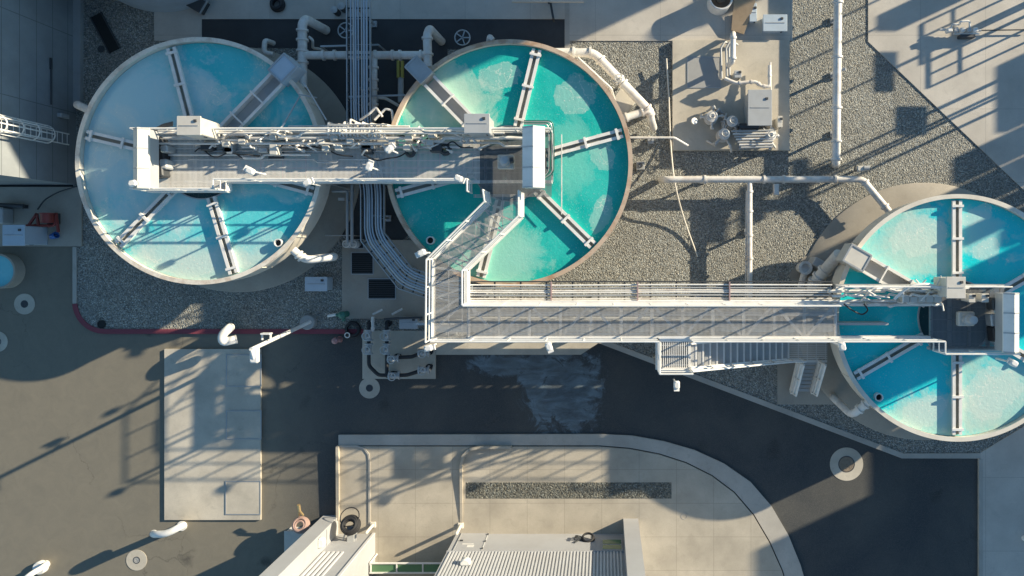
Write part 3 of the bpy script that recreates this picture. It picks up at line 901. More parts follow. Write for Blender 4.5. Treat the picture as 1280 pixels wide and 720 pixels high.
b.build('cage', M['white'], ld)

# ribbed building at the lower edge
bs_ = thing('ribbed_building', g(660, 700), 'low white ribbed building with projecting end walls at the lower edge', 'building')
H = 7.5
yw = g(0, 666).y; yb = g(0, 1000).y
xl, xr = g(571, 0).x, g(779, 0).x
xpr0, xpr1 = g(779, 0).x, g(797.5, 0).x
b = MB(); b.prism([(xl, yw), (xr, yw), (xr, yb), (xl, yb)], 0, H); b.build('wall', M['wall'], bs_)
# vertical ribs above the door line
b = MB(); nr = int((xr - xl) / .145)
for k in range(nr):
    x = xl + .1 + (xr - xl - .2) * (k + .5) / nr
    b.box((x, yw + .022, (2.22 + H) / 2), (.07, .045, H - 2.22))
b.build('ribbed_siding', M['siding'], bs_)
b = MB(); b.box(((xl + xr) / 2, yw + .03, 2.19), (xr - xl, .06, .06)); b.build('drip_rail', M['wall'], bs_)
xd0, xd1 = g(578, 0).x, g(611, 0).x
b = MB(); b.box(((xd0 + xd1) / 2, yw + .015, 1.1), (xd1 - xd0, .03, 2.12)); dr = b.build('door', M['wall'], bs_)
b = MB()
for x in (xd0, xd1): b.box((x, yw + .02, 1.1), (.03, .045, 2.14))
b.build('frame', M['grey'], dr)
b = MB()
b.box((xd0 + .16, yw + .06, 1.05), (.14, .06, .05)); b.build('handle', M['dark'], dr)
for z in (.3, 1.1, 1.9):
    b = MB(); b.box((xd1 + .01, yw + .05, z), (.06, .04, .12)); b.build('hinge', M['dark'], dr)
b = MB(); b.box(((xd0 + xd1) / 2 + .05, yw + .035, 1.62), (.30, .01, .22)); b.box(((xd0 + xd1) / 2 - .1, yw + .035, 1.38), (.5, .01, .07)); b.build('door_sign', M['white'], dr)
# slatted window beside the east end wall
xq0, xq1 = g(752, 0).x, g(777, 0).x
b = MB(); b.box(((xq0 + xq1) / 2, yw + .03, 1.5), (xq1 - xq0, .06, 1.25)); wd = b.build('window', M['wall'], bs_)
b = MB()
for z in (1.21, 1.79): b.box(((xq0 + xq1) / 2, yw + .065, z), (xq1 - xq0 - .1, .012, .46))
b.build('pane', M['glass'], wd)
# end walls
b = MB(); b.prism([(xpr0, g(0, 647).y), (xpr1, g(0, 647).y), (xpr1, yb), (xpr0, yb)], 0, H + .3); b.build('end_wall', M['wall'], bs_)
xpl0, xpl1 = g(404.5, 0).x, g(424, 0).x
b = MB(); b.prism([(xpl0, g(0, 644).y), (xpl1, g(0, 644).y), (xpl1, yb), (xpl0, yb)], 0, H + .3); b.build('end_wall', M['wall'], bs_)
# short ribbed piece west of the doorway
xw1 = g(470, 0).x
b = MB(); b.prism([(xpl1, yw), (xw1, yw), (xw1, g(0, 712).y), (xpl1, g(0, 712).y)], 0, H); b.build('wall', M['wall'], bs_)
b = MB()
for k in range(5):
    x = xpl1 + .15 + k * .2; b.box((x, yw + .02, (2.2 + H) / 2), (.09, .04, H - 2.2))
b.box((xw1 - .06, yw + .03, H / 2), (.12, .05, H)); b.build('ribbed_siding', M['siding'], bs_)
b = MB(); b.bar((xpl1 + .02, g(0, 646).y, 1.55), (xpl1 + .02, yw, 1.55), .02, .04); b.build('joint_strip', M['grey'], bs_)
# recessed glazed entrance
yr = g(0, 745).y
b = MB(); b.prism([(xw1, yr), (xl, yr), (xl, yb), (xw1, yb)], 0, H); b.build('wall', M['wall'], bs_)
b = MB()
for k in range(4):
    x0 = xw1 + (xl - xw1) * k / 4 + .05; x1 = xw1 + (xl - xw1) * (k + 1) / 4 - .05
    b.box(((x0 + x1) / 2, yr + .02, 1.3), (x1 - x0, .04, 2.3))
gw = b.build('window', M['glass'], bs_)
b = MB()
for k in range(5): b.box((xw1 + (xl - xw1) * k / 4, yr + .04, 1.25), (.08, .08, 2.5))
b.box(((xw1 + xl) / 2, yr + .045, 2.52), (xl - xw1, .09, .12)); b.box(((xw1 + xl) / 2, yr + .045, .1), (xl - xw1, .09, .1))
b.build('frame', M['white'], gw)
# glazed transom canopy seen at the lower edge
ca = MB(); 
for f in (0, .33, .66, 1): ca.bar((xw1 + .1 + (xl - xw1 - .2) * f, g(0, 704, 1.1).y, 1.1), (xw1 + .1 + (xl - xw1 - .2) * f, g(0, 716, 1.1).y, 1.1), .05, .05)
for py in (704, 716): ca.bar((xw1 + .05, g(0, py, 1.1).y, 1.1), (xl - .05, g(0, py, 1.1).y, 1.1), .06, .06)
gl = [(xw1 + .1 + (xl - xw1 - .2) * (f + .165), .27) for f in (0, .33, .66)]
gate = thing('entrance_guard', g(520, 707), 'white framed guard with green panes across the recessed doorway', 'guard rail')
ca.build('frame', M['white'], gate)
for cx_, wf_ in gl:
    b = MB(); b.box((cx_, (g(0, 704, 1.05).y + g(0, 716, 1.05).y) / 2, 1.07), ((xl - xw1) * .29, abs(g(0, 704, 1.05).y - g(0, 716, 1.05).y) - .08, .02)); b.build('pane', M['glass'], gate)
b = MB()
for f in (.02, .98): b.tube([(xw1 + (xl - xw1) * f, g(0, 704, 1.1).y, 0), (xw1 + (xl - xw1) * f, g(0, 704, 1.1).y, 1.1)], .04, 8)
b.build('leg', M['white'], gate)
# half-round wall lamps
def wall_lamp(p, d, label):
    t = thing('wall_lamp', p, label, 'wall lamp', 'half round wall lamps')
    b = MB(); b.lathe(p, [(.0001, -.16), (.20, -.16), (.22, -.12), (.22, .10), (.18, .15), (.0001, .15)], 20, R(d - 90), R(d + 90)); b.build('shade', M['white'], t)
    b = MB(); b.box((p[0] - math.cos(R(d)) * .012, p[1] - math.sin(R(d)) * .012, p[2]), (.03 if d == 0 else .34, .34 if d == 0 else .03, .40)); b.build('back_plate', M['grey'], t)
wall_lamp((g(576, 711, 3.5).x + .2, yw + .075, 3.5), 90, 'half round white lamp over the door on the ribbed wall')
wall_lamp((xpl1 + .03, g(0, 653).y, 2.35), 0, 'half round lamp on the smooth side of the projecting end wall')

# ---------------------------------------------------------------- unseen neighbours, east and north, shaped to fit the shadows they cast
def u(px, py): p = g(px, py); return (p.x, p.y)
nb = thing('unseen_building', g(1000, -400), 'large plain unseen building added beyond the upper edge, shaped to cast shade', 'building')
b = MB(); b.prism([u(700, -700), u(1290, -700), u(1290, -214), u(700, -214)], 0, 15.0); b.build('wall', M['clad'], nb)
eb = thing('unseen_building', g(1650, 100), 'stepped thin slabs added unseen beyond the right hand edge, shaped to cast shade', 'building')
def vblock(parent, v0, v1, tip, x0=1600, wdt=12, hb=0.0, tan=.0):  # unseen slab sized so its shadow tip falls at the given place
    h = (x0 - tip) / (PPM * math.cos(math.atan2(.425, .905)) / math.tan(R(SUN_EL))) + hb
    ya = (v0 - .425 * x0) / .905; yb_ = (v1 - .425 * (x0 + wdt)) / .905
    b = MB(); b.prism([u(x0, ya), u(x0 + wdt, ya), u(x0 + wdt, yb_), u(x0, yb_)], 0, h); b.build('wall', M['wall'], parent)
vblock(eb, 604, 684, 1231); vblock(eb, 685, 719, 1180); vblock(eb, 720, 754, 950); vblock(eb, 755, 775, 905); vblock(eb, 776, 797, 955); vblock(eb, 798, 850, 880); vblock(eb, 850.5, 896, 775)
vblock(eb, 960, 1027, 1085, wdt=5); vblock(eb, 1022, 1700, 930, wdt=60)
vblock(eb, 484, 512, 1083, x0=1400, wdt=25)
sk = thing('vent_stack', g(1434, -245), 'round vent stack with a domed top beyond the upper right corner', 'stack')
b = MB(); p = g(1434, -245); b.lathe(p, [(.62, 0), (.62, 7.3), (.45, 7.35), (.45, 7.7), (.3, 7.95), (.001, 8.05)], 24); b.build('shell', M['white'], sk)
# unseen posts and open frame added outside the right edge to shadow the gravel
for i, v in enumerate((467, 498, 553)):
    p = g(1340, (v - .425 * 1340) / .905)
    t = thing('shadow_post', p, 'tall thin steel post added beyond the right hand edge to cast a shadow', 'post', 'shadow casting posts')
    b = MB(); b.tube([p, p + Z * 4.9], .05, 8); b.build('shaft', M['steel'], t)
    b = MB(); b.rbox((p.x, p.y, .16), (.3, .3, .1)); b.build('base_plate', M['steel'], t)
tw = thing('shadow_frame', g(1345, 100), 'open steel frame added beyond the right hand edge to cast shadows', 'shadow frame')
b = MB()
for v in (622, 640):
    y = g(0, (v - .425 * 1340) / .905).y; x = g(1340, 0).x
    b.bar((x, y, 0), (x, y, 5.8), .09, .09)
    b.bar((x + 1.2, y, 0), (x + 1.2, y, 5.2), .1, .1)
b.build('post', M['steel'], tw)
b = MB(); ya, yc = g(0, (606 - .425 * 1340) / .905).y, g(0, (654 - .425 * 1340) / .905).y
for z, w in ((5.75, .9), (5.3, .25), (5.12, .06), (5.0, .06), (4.4, .6)):
    b.box((g(1340, 0).x, (ya + yc) / 2, z), (w, ya - yc, .12))
b.build('cross_beam', M['steel'], tw)
for (px, py, wu, wv, lb) in ((1097, 95, .85, 1.75, 'narrow flat steel panel on a post, added unseen to cast a shadow, nearer the upper edge'), (1131, 155, 1.4, 1.3, 'square steel panel on a post beside the yard, added unseen to cast a shadow')):
    x0 = 1375; h = (x0 - px) / 78.9  # plates added out of view, placed by where their shadows fall
    p = g(x0, py - 37.1 * h)
    t = thing('shadow_board', p, lb, 'panel')
    b = MB(); b.box((p.x, p.y, h), (wu, wv, .05)); b.build('board', M['grey'], t)
    b = MB(); b.tube([p, p + Z * h], .06, 8); b.build('post', M['steel'], t)
# unseen railings added beyond the concrete yard, placed for the shadows they throw
for i, (x0, py0, py1, hh) in enumerate(((1322, -14, 34, 2.2), (1345, -60, -10, 2.6))):
    t = thing('shadow_railing', g(x0, py0), ('unseen tubular railing added to shadow the concrete yard', 'higher unseen tubular railing added to shadow the concrete yard')[i], 'railing')
    a, c = g(x0, py0), g(x0, py1)
    b = MB()
    for k in range(4):
        q = a.lerp(c, k / 3); b.tube([q, q + Z * hh], .05, 6)
    b.tube([a + Z * hh, c + Z * hh], .05, 6); b.tube([a + Z * (hh - .5), c + Z * (hh - .5)], .04, 6)
    b.build('rail', M['steel'], t)

# blue-grey storage tank at the upper left
tk = thing('storage_tank', g(205, -96), 'pale blue storage tank partly cut off by the upper edge', 'tank')
p = g(207, -98)
b = MB(); b.lathe(p, [(4.25, 0), (4.25, 5.0), (4.32, 5.02), (4.32, 5.12), (3.9, 5.3), (.01, 5.9)], 96); b.build('shell', M['tankblue'], tk)
b = MB(); b.torus(p + Z * 2.5, 4.27, .05, seg=96); b.build('stiffening_ring', M['grey'], tk)
# small round tank at the left edge
t = thing('round_basin', g(-18, 340), 'small round basin of pale blue water at the left edge below the equipment pad', 'basin')
p = g(-3, 339, .6); p.z = 0
b = MB(); b.lathe(p, [(.80, 0), (.80, .6), (.72, .6), (.72, .3)], 48); b.build('wall', M['footing'], t)
b = MB(); b.lathe(p, [(.001, .5), (.725, .5)], 48, smooth=False); b.build('water', M['water_d'], t)
# ---------------------------------------------------------------- pipes
def pipe(name, label, cat, pts, r, mat, flanges=(), group=None, bend=None, seg=14):
    """pts: (px, py, height); flanges: (segment index, fraction)"""
    W = [g(p[0], p[1], p[2]) for p in pts]
    t = thing(name, (W[0].x, W[0].y, 0), label, cat, group)
    b = MB(); b.tube(W, r, seg, bend); run = b.build('pipe_run', mat, t)
    for k, f in flanges:
        b = MB(); d = W[k + 1] - W[k]; p = W[k].lerp(W[k + 1], f)
        b.flange(p, d, r * 1.32, .09); b.build('flange', mat, t)
    return t
def support(t, px, py, h, mat=None, w=.1):
    p = g(px, py, h); b = MB(); b.bar((p.x, p.y, 0), (p.x, p.y, h), w, w); b.box((p.x, p.y, .16), (.28, .28, .1)); b.build('support', mat or M['steel'], t)

t = pipe('overhead_pipe', 'long straight white pipe running down the gravel from the upper edge', 'pipe',
         [(1048, -60, .95), (1045, 203, .95), (1044.5, 206, .1)], .19, M['pipe'], [(0, .24), (0, .5), (0, .74), (0, .9), (0, .985)])
for y in (20, 90, 165): support(t, 1047, y, .8)
b = MB(); p = g(1051.5, 87, .95); b.cyl(p, p + Vector((.18, 0, .1)), .08); b.build('tapping', M['grey'], t)
t = pipe('gravel_pipe', 'white pipe crossing the gravel and turning down to the turquoise tank', 'pipe',
         [(826, 224.5, .2), (832, 224.5, .9), (1078, 224, .9), (1111, 264, .9)], .155, M['pipe'], [(1, .2), (1, .5), (1, .6), (1, .86), (2, .1), (2, .85)])
for x in (880, 1000): support(t, x, 224, .75)
b = MB(); p = g(970, 237, .9); b.rbox(p, (.22, .5, .25)); b.build('hanger_box', M['pipe'], t)
t = pipe('gravel_pipe', 'white pipe branching down the gravel to the footbridge', 'pipe', [(937, 228, .85), (937, 372, .85)], .125, M['pipe'], [(0, .08), (0, .25), (0, .46), (0, .66), (0, .9)])
support(t, 937, 290, .7)
t = pipe('thin_pipe', 'thin white line alongside the branch pipe on the gravel', 'pipe', [(933, 240, .8), (932, 372, .8)], .035, M['pipe'], seg=8)
# valve actuator on the gravel pipe
p = g(1076, 211, 1.1)
t = thing('valve_actuator', (p.x, p.y, 0), 'small white valve actuator beside the bend of the gravel pipe', 'valve')
b = MB(); b.rbox(p, (.42, .24, .3), .1, .04); b.build('body', M['beige'], t)
b = MB(); b.cyl(p + Vector((.1, .02, .1)), p + Vector((.34, .02, .12)), .11); b.build('motor', M['grey'], t)
b = MB(); b.cyl(p - Z * .1, p - Z * 1.0, .06); b.build('stem', M['steel'], t)
b = MB(); b.torus(p + Vector((-.24, 0, .0)), .13, .02, axis=(1, 0, 0)); b.build('handwheel', M['dark'], t)
# hose on the gravel
t = pipe('thin_hose', 'long thin pale hose curving over the gravel right of the middle tank', 'hose', [(833, 73, .5), (836, 120, .35), (838, 180, .2), (843, 230, 1.15), (855, 275, .3), (872, 321, .12)], .035, M['cream'], seg=8, bend=1.5)
t = pipe('thin_pipe', 'thin white pipe from the middle tank rim to the equipment pad', 'pipe', [(786, 172, 1.2), (843, 172, 1.2), (860, 182, .8)], .05, M['pipe'], seg=8)
support(t, 815, 172, 1.1, w=.05)
# small square fitting on the gravel
p = g(800, 208); t = thing('drain_box', p, 'small square concrete drain box on the gravel right of the middle tank', 'drain')
b = MB(); b.rbox((p.x, p.y, .2), (.38, .38, .26), .05); b.build('box', M['plate'], t)
b = MB(); b.lathe((p.x, p.y, .335), [(.11, -.01), (.11, .03), (.07, .03), (.07, -.01)], 18); b.build('cap', M['dark'], t)
# pipework at the upper right rim of the middle tank
t = pipe('feed_pipe', 'white feed pipe leaving the middle tank rim and sloping down the gravel', 'pipe',
         [(692, 66, 2.3), (742, 66, 2.3), (812, 139, 1.5), (812, 139, .1)], .2, M['pipe'], [(0, .5), (0, .92), (1, .12), (1, .45), (1, .52), (1, .95)])
t = pipe('feed_pipe', 'short white pipe from the tank side to the valve on the gravel', 'pipe', [(776, 149, 1.6), (812, 137, 1.5), (814, 150, 1.2), (817, 160, .4)], .17, M['pipe'], [(0, .2), (0, .75), (1, .4)])
t = pipe('thin_pipe', 'thin white pipe bent along the weathered tank rim', 'pipe', [(722, 72, 3.2), (764, 111, 3.2), (768, 125, 2.4)], .06, M['pipe'], seg=8)
p = g(778, 128, 1.5); t = thing('steel_stand', (p.x, p.y, 0), 'beige steel stand carrying the feed pipes beside the middle tank', 'stand')
b = MB(); b.rbox((p.x, p.y, 1.3), (.9, 1.0, .06), R(-35)); b.build('top_plate', M['beige'], t)
for s in ((-.3, -.3), (.3, -.3), (.3, .3), (-.3, .3)):
    b = MB(); b.bar((p.x + s[0], p.y + s[1], 0), (p.x + s[0], p.y + s[1], 1.28), .07, .07); b.build('leg', M['steel'], t)
p = g(773, 100, 1.9); t = thing('gate_valve', (p.x, p.y, 0), 'grey gate valve on the sloping feed pipe', 'valve')
b = MB(); b.cyl(p - Vector((.12, 0, 0)), p + Vector((.12, 0, 0)), .24); b.rbox((p.x, p.y, p.z), (.3, .5, .3), R(-45)); b.build('body', M['grey'], t)
b = MB(); b.torus(p + Z * .35, .16, .02); b.bar(p + Z * .35 + Vector((-.15, 0, 0)), p + Z * .35 + Vector((.15, 0, 0)), .03, .02); b.build('handwheel', M['grey'], t)
b = MB(); b.cyl((p.x, p.y, 0), p, .05); b.build('post', M['steel'], t)

# shaded header pipes between the two left tanks
t = pipe('header_pipe', 'large white header pipe rising in an elbow between the two left tanks', 'pipe',
         [(408, 38, .2), (382, 24, 1.7), (378, 30, 1.7), (378, 110, 1.7)], .2, M['pipe'], [(2, .1), (2, .25), (2, .42), (2, .6)])
t = pipe('header_pipe', 'white cross header joining both elbows between the tanks', 'pipe', [(380, 69, 1.7), (534, 69, 1.7)], .18, M['pipe'], [(0, .16), (0, .25), (0, .42), (0, .58), (0, .72), (0, .78), (0, .95)])
t = pipe('header_pipe', 'large white elbow pipe beside the upper rim of the middle tank', 'pipe',
         [(552, 52, .2), (537, 36, 1.7), (534, 44, 1.7), (535, 84, 1.7)], .19, M['pipe'], [(2, .1), (2, .6)])
t = pipe('header_pipe', 'white drop pipe passing beside the conduit bundle under the bridge', 'pipe', [(467, 69, 1.7), (466.5, 146, 1.7), (466, 150, .2)], .17, M['pipe'], [(0, .2), (0, .4), (0, .55), (0, .8)])
t = pipe('thin_pipe', 'thin white pipe hooked beside the west elbow', 'pipe', [(342, 54, .4), (331, 50, 1.0), (330, 66, 1.0), (342, 68, 1.0)], .11, M['pipe'])
t = pipe('thin_pipe', 'short angled pipe at the west tank header', 'pipe', [(386, 46, 1.5), (391, 50, 1.5), (391, 60, 1.0), (404, 62, .2)], .06, M['pipe'], seg=8)
t = pipe('thin_pipe', 'slim white pipe elbow curling over the conduit bundle', 'pipe', [(450, 150, 3.6), (462, 142, 3.8), (470, 134, 3.8), (478, 146, 3.7)], .05, M['pipe'], seg=8)
t = pipe('thin_pipe', 'slim white pipe looped beside the drop pipe', 'pipe', [(468, 150, 3.2), (482, 136, 3.2), (490, 138, 3.2), (492, 160, 3.2)], .05, M['pipe'], seg=8)
t = pipe('vent_pipe', 'short white vent elbow above the brown rim of the middle tank', 'pipe', [(611, 52, 3.1), (612, 45, 3.3), (616, 50, 3.3)], .11, M['pipe'])
for (px, py, a, lb) in ((437, 57, 0, 'steel strut crossing the conduit bundle near the header pipes'), (470, 120, .1, 'steel strut crossing the conduit bundle near the bridge')):
    t = thing('rack_strut', g(px, py), lb, 'strut')
    A, B = g(px - 36, py + 1, 1.9), g(px + 36, py - 1, 1.9)
    b = MB(); b.bar(A, B, .07, .07); b.build('beam', M['steel'], t)
    for q in (A, B):
        b = MB(); b.bar((q.x, q.y, 0), q, .06, .06); b.build('leg', M['steel'], t)
# handwheels standing on the dark ground
for px, py, lb in ((432, 38, 'dark spoked handwheel beside the conduit bundle'), (578, 47, 'dark spoked handwheel above the middle tank rim')):
    p = g(px, py, 1.0); t = thing('valve_handwheel', (p.x, p.y, 0), lb, 'handwheel', 'spoked handwheels on posts')
    b = MB(); b.torus(p, .34, .03); b.build('wheel_rim', M['steel'], t)
    b = MB()
    for k in range(5):
        q = p + Vector((math.cos(k * 1.2566), math.sin(k * 1.2566), 0)) * .33; b.bar(p, q, .05, .03)
    b.build('spokes', M['steel'], t)
    b = MB(); b.cyl((p.x, p.y, 0), p, .05); b.build('post', M['dark'], t)
for px, py, r in ((433, 13.5, .16), (424, 18, .15)):
    p = g(px, py); t = thing('round_bollard', p, 'dark round bollard beside the conduit bundle near the upper edge' if px > 430 else 'second dark round bollard left of the conduit bundle', 'bollard')
    b = MB(); b.cyl(p, p + Z * .7, r); b.build('post', M['dark'], t); b = MB(); b.lathe(p + Z * .7, [(r + .01, -.05), (r + .01, 0), (.001, .06)], 16); b.build('cap', M['grey'], t)

# conduit bundle
def offset_path(P, d):
    out = []
    for i, p in enumerate(P):
        a = (P[i] - P[i - 1]) if i else (P[1] - P[0]); b_ = (P[i + 1] - P[i]) if i < len(P) - 1 else a
        a = Vector((a.x, a.y, 0)).normalized(); b_ = Vector((b_.x, b_.y, 0)).normalized()
        n = Vector((-(a + b_).y, (a + b_).x, 0)).normalized()
        c = max(.4, n.dot(Vector((-a.y, a.x, 0))))
        out.append(p + n * d / c)
    return out
def bundle(label, pts, nn, sp, r, mats, supports=True, name='conduit_bundle'):
    P = [g(*p) for p in pts]
    t = thing(name, (P[0].x, P[0].y, 0), label, 'conduits')
    rj = random.Random(nn)
    for k in range(nn):
        b = MB(); b.tube(offset_path([q + Z * rj.uniform(-.02, .03) for q in P], (k - (nn - 1) / 2) * sp + rj.uniform(-.2, .2) * sp), r * rj.uniform(.75, 1.15), 8, .5); b.build('conduit', mats[k % len(mats)], t)
    return t
bt = bundle('bundle of parallel grey conduits running between the two left tanks and bending to the footbridge',
       [(448, -60, 2.6), (449, 150, 2.6), (466, 236, 2.6), (466, 296, 2.6), (507, 348, 2.6), (560, 366, 2.9), (590, 368, 3.3)], 7, .115, .042, [M['conduit'], M['steel'], M['conduit']])
P = [g(*q) for q in [(448, -60, 2.5), (449, 150, 2.5), (466, 236, 2.5), (466, 296, 2.5), (507, 348, 2.5), (560, 366, 2.75)]]
for d in (-.5, .5):
    b = MB(); q = offset_path(P, d)
    for i in range(len(q) - 1): b.bar(q[i], q[i + 1], .04, .16)
    b.build('tray_side', M['steel'], bt)
b = MB()
for i in range(len(P) - 1):
    n = max(2, int((P[i + 1] - P[i]).length / .4))
    dd = (P[i + 1] - P[i]).normalized(); nn_ = Vector((-dd.y, dd.x, 0)).normalized() * .5
    for k in range(n):
        c = P[i].lerp(P[i + 1], k / n) - Z * .03; b.bar(c - nn_, c + nn_, .06, .03)
b.build('tray_rungs', M['dark'], bt)
for q in ((447, 10), (449, 110), (466, 270), (500, 340)): support(bt, q[0], q[1], 2.4)
bundle('bundle of white conduits clipped along the upper side of the footbridge',
       [(586, 366, 3.9), (700, 366.5, 3.9), (850, 365.5, 3.9), (1040, 366, 3.9)], 7, .108, .036, [M['white'], M['pipe'], M['steel']], name='bridge_conduits')
cb = bpy.data.objects['bridge_conduits']
for px in (689, 797, 912):
    p = g(px, 366, 3.96); b = MB(); b.box(p, (.05, .9, .1)); b.build('clamp', M['clamp'], cb)
b = MB(); a, c = g(586, 366, 3.78), g(1040, 366, 3.78)
for k in range(15):
    p = a.lerp(c, k / 14); b.box(p, (.07, .9, .05))
for s in (-.46, .46): b.bar(a + Vector((0, s, 0)), c + Vector((0, s, 0)), .05, .12)
b.build('tray', M['dark'], cb)
# pipes in the truss below the footbridge, plus added panels that shade the road
t = thing('underslung_pipes', g(760, 400), 'large grey pipes in the truss below the footbridge, with added panels that shade the road', 'pipes')
xa_, xb_ = g(556, 0).x, g(935, 0).x
for (z, r, yy) in ((3.35, .20, -2.5), (3.2, .26, -3.1)):
    b = MB(); b.tube([(xa_, yy, z), (xb_ + 3, yy, z)], r, 14); b.build('pipe_run', M['pipe'], t)
for (z0, z1, x0, x1) in ((1.25, 2.33, xa_, xb_), (2.47, 2.84, xa_ - .3, xb_ + .6), (2.95, 3.9, xa_ - .4, xb_ + 5)):  # hidden solid panels added to shade the road, slots let light through
    b = MB(); b.box(((x0 + x1) / 2, -2.95, (z0 + z1) / 2), (x1 - x0, .10, z1 - z0)); b.build('shade_panel', M['grey'], t)

rnd = random.Random(4)
for k in range(26):
    b = MB(); x = xa_ + (xb_ - xa_) * rnd.random()
    b.box((x, -2.95, rnd.choice((2.40, 2.895))), (rnd.uniform(.25, .8), .09, .16)); b.build('slot_block', M['grey'], t)  # blocks added to break the light slots into dashes

# pipework lying along the tank bridge
def bridge_pipes():
    t = thing('bridge_pipework', ((xa + xb) / 2, yn - .3, 0), 'tangle of white pipes and conduits along the upper side of the tank bridge', 'pipes')
    rnd = random.Random(5)
    z = DK + .12
    for (y, r, x0, x1, zz) in [(q[0] + yn - 4.72,) + q[1:] for q in ((4.45, .07, -18, -2.6, .35), (4.28, .05, -17, -5, .2), (4.60, .05, -18.4, -4, .7), (4.12, .06, -14.8, -6.5, .15), (3.95, .035, -16, -7.8, .1), (4.86, .06, -16.4, -3, .1), (5.0, .045, -13, -8, -.1), (4.72, .03, -18.5, -3, .9), (3.8, .05, -18, -12, .12), (3.62, .03, -17, -9, .1), (4.2, .045, -18.2, -9, .5))]:
        b = MB(); pts = [(x0, y, DK + zz)]
        x = x0
        while x < x1 - 2:
            x += rnd.uniform(1.5, 3.2); dyy = rnd.choice((-.14, 0, .14, 0))
            pts += [(x, y, DK + zz), (x + .15, y + dyy, DK + zz + rnd.choice((0, .12))), (x + .9, y + dyy, DK + zz), (x + 1.0, y, DK + zz)]
            x += 1.0
        pts.append((max(x1, x + .3), y, DK + zz))
        b.tube(pts, r, 8, .1); b.build('pipe_run', M['pipe'] if r > .04 else M['steel'], t)
    for k in range(40):
        x = rnd.uniform(-17.5, -5); b = MB()
        y0 = rnd.uniform(3.9, 4.7) + yn - 4.72
        b.tube([(x, y0, DK + .1), (x, y0, DK + rnd.uniform(.4, .8)), (x + rnd.uniform(-.4, .4), y0 + rnd.uniform(-.2, .5), DK + .3)], .035, 8, .12)
        b.flange((x, y0, DK + .3), (0, 0, 1), .08, .05); b.build('riser', M['pipe'], t)
    for k in range(14):
        x = rnd.uniform(-17.5, -6); b = MB(); b.rbox((x, rnd.uniform(4.0, 4.6) + yn - 4.72, DK + .35), (.28, .22, .5)); b.build('junction_box', M['beige'], t)
    for k in range(9):
        x = rnd.uniform(-17, -6); y0 = rnd.uniform(3.7, 4.7) + yn - 4.72; W = [(x, y0, DK + .3)]
        for j in range(4): W.append((W[-1][0] + rnd.uniform(.2, .7), y0 + rnd.uniform(-.3, .25), DK + rnd.uniform(.08, .5)))
        b = MB(); b.tube(W, .028, 8, .3); b.build('cable', M['black'], t)
    for k in range(8):
        x = rnd.uniform(-17, -6); b = MB(); b.rbox((x, rnd.uniform(3.8, 4.5) + yn - 4.72, DK + .2), (rnd.uniform(.25, .5), rnd.uniform(.2, .4), .35), 0, .03); b.build('valve_body', M['dark' if k % 2 else 'steel'], t)
bridge_pipes()
t = thing('pipe_manifold', g(425, 158, 4.2), 'dense white pipe manifold of small loops on the bridge between the tanks', 'pipes')
rnd = random.Random(9)
for k in range(15):
    x = g(408 + k * 4.6, 0, 4.6).x; b = MB()
    b.tube([(x, yn - .2, DK + .1), (x, yn - .2, DK + .55), (x + rnd.uniform(-.1, .1), yn + .33 + rnd.uniform(-.1, .15), DK + .55), (x + rnd.uniform(-.05, .3), yn + .38, DK - .6)], .045, 8, .12); b.build('loop', M['pipe'], t)
b = MB()
for y in (yn - .12, yn + .23): b.tube([(g(405, 0, 4.9).x, y, DK + .62), (g(480, 0, 4.9).x, y, DK + .62)], .03, 8)
b.build('header_bar', M['steel'], t)
# pipework on the footbridge end over the east tank
t = thing('bridge_pipework', g(1100, 368, LZ), 'tangle of white pipes and struts over the turquoise tank at the footbridge end', 'pipes')
rnd = random.Random(12)
for (py, r, x0, x1, zz) in ((364, .07, 1035, 1180, .3), (370, .05, 1040, 1172, .45), (376, .06, 1035, 1175, .15), (360, .045, 1045, 1190, .7), (380, .07, 1040, 1178, .1)):
    W = []
    x = x0
    while x < x1:
        W.append(g(x, py, LZ + zz)); W.append(g(x + 14, py, LZ + zz)); W.append(g(x + 16, py + rnd.uniform(-3, 3), LZ + zz + rnd.uniform(0, .2))); W.append(g(x + 26, py, LZ + zz)); x += 28
    b = MB(); b.tube(W, r, 8, .1); b.build('pipe_run', M['pipe'], t)
for k in range(16):
    x = 1048 + k * 8; b = MB(); p = g(x, rnd.uniform(358, 378), LZ)
    b.tube([p, p + Z * .7, p + Vector((rnd.uniform(-.7, .7), rnd.uniform(-.3, .5), .8))], .03, 8, .1); b.build('riser', M['pipe'], t)
for k in range(5):
    p = g(1130 + k * 10, 374, LZ + .3); b = MB(); b.rbox(p, (.3, .24, .4)); b.build('junction_box', M['beige'], t)
b = MB(); b.tube([g(1118, 374, LZ + .6), g(1135, 358, LZ + .9), g(1160, 354, LZ + .9), g(1180, 364, LZ + .6)], .06, 8, .8); b.build('arched_pipe', M['white'], t)
b = MB(); b.tube([g(1055, 380, LZ + .4), g(1065, 388, LZ + .3), g(1078, 394, LZ + .2), g(1086, 388, LZ + .3), g(1080, 380, LZ + .4)], .03, 8, .3); b.build('slack_cable', M['black'], t)

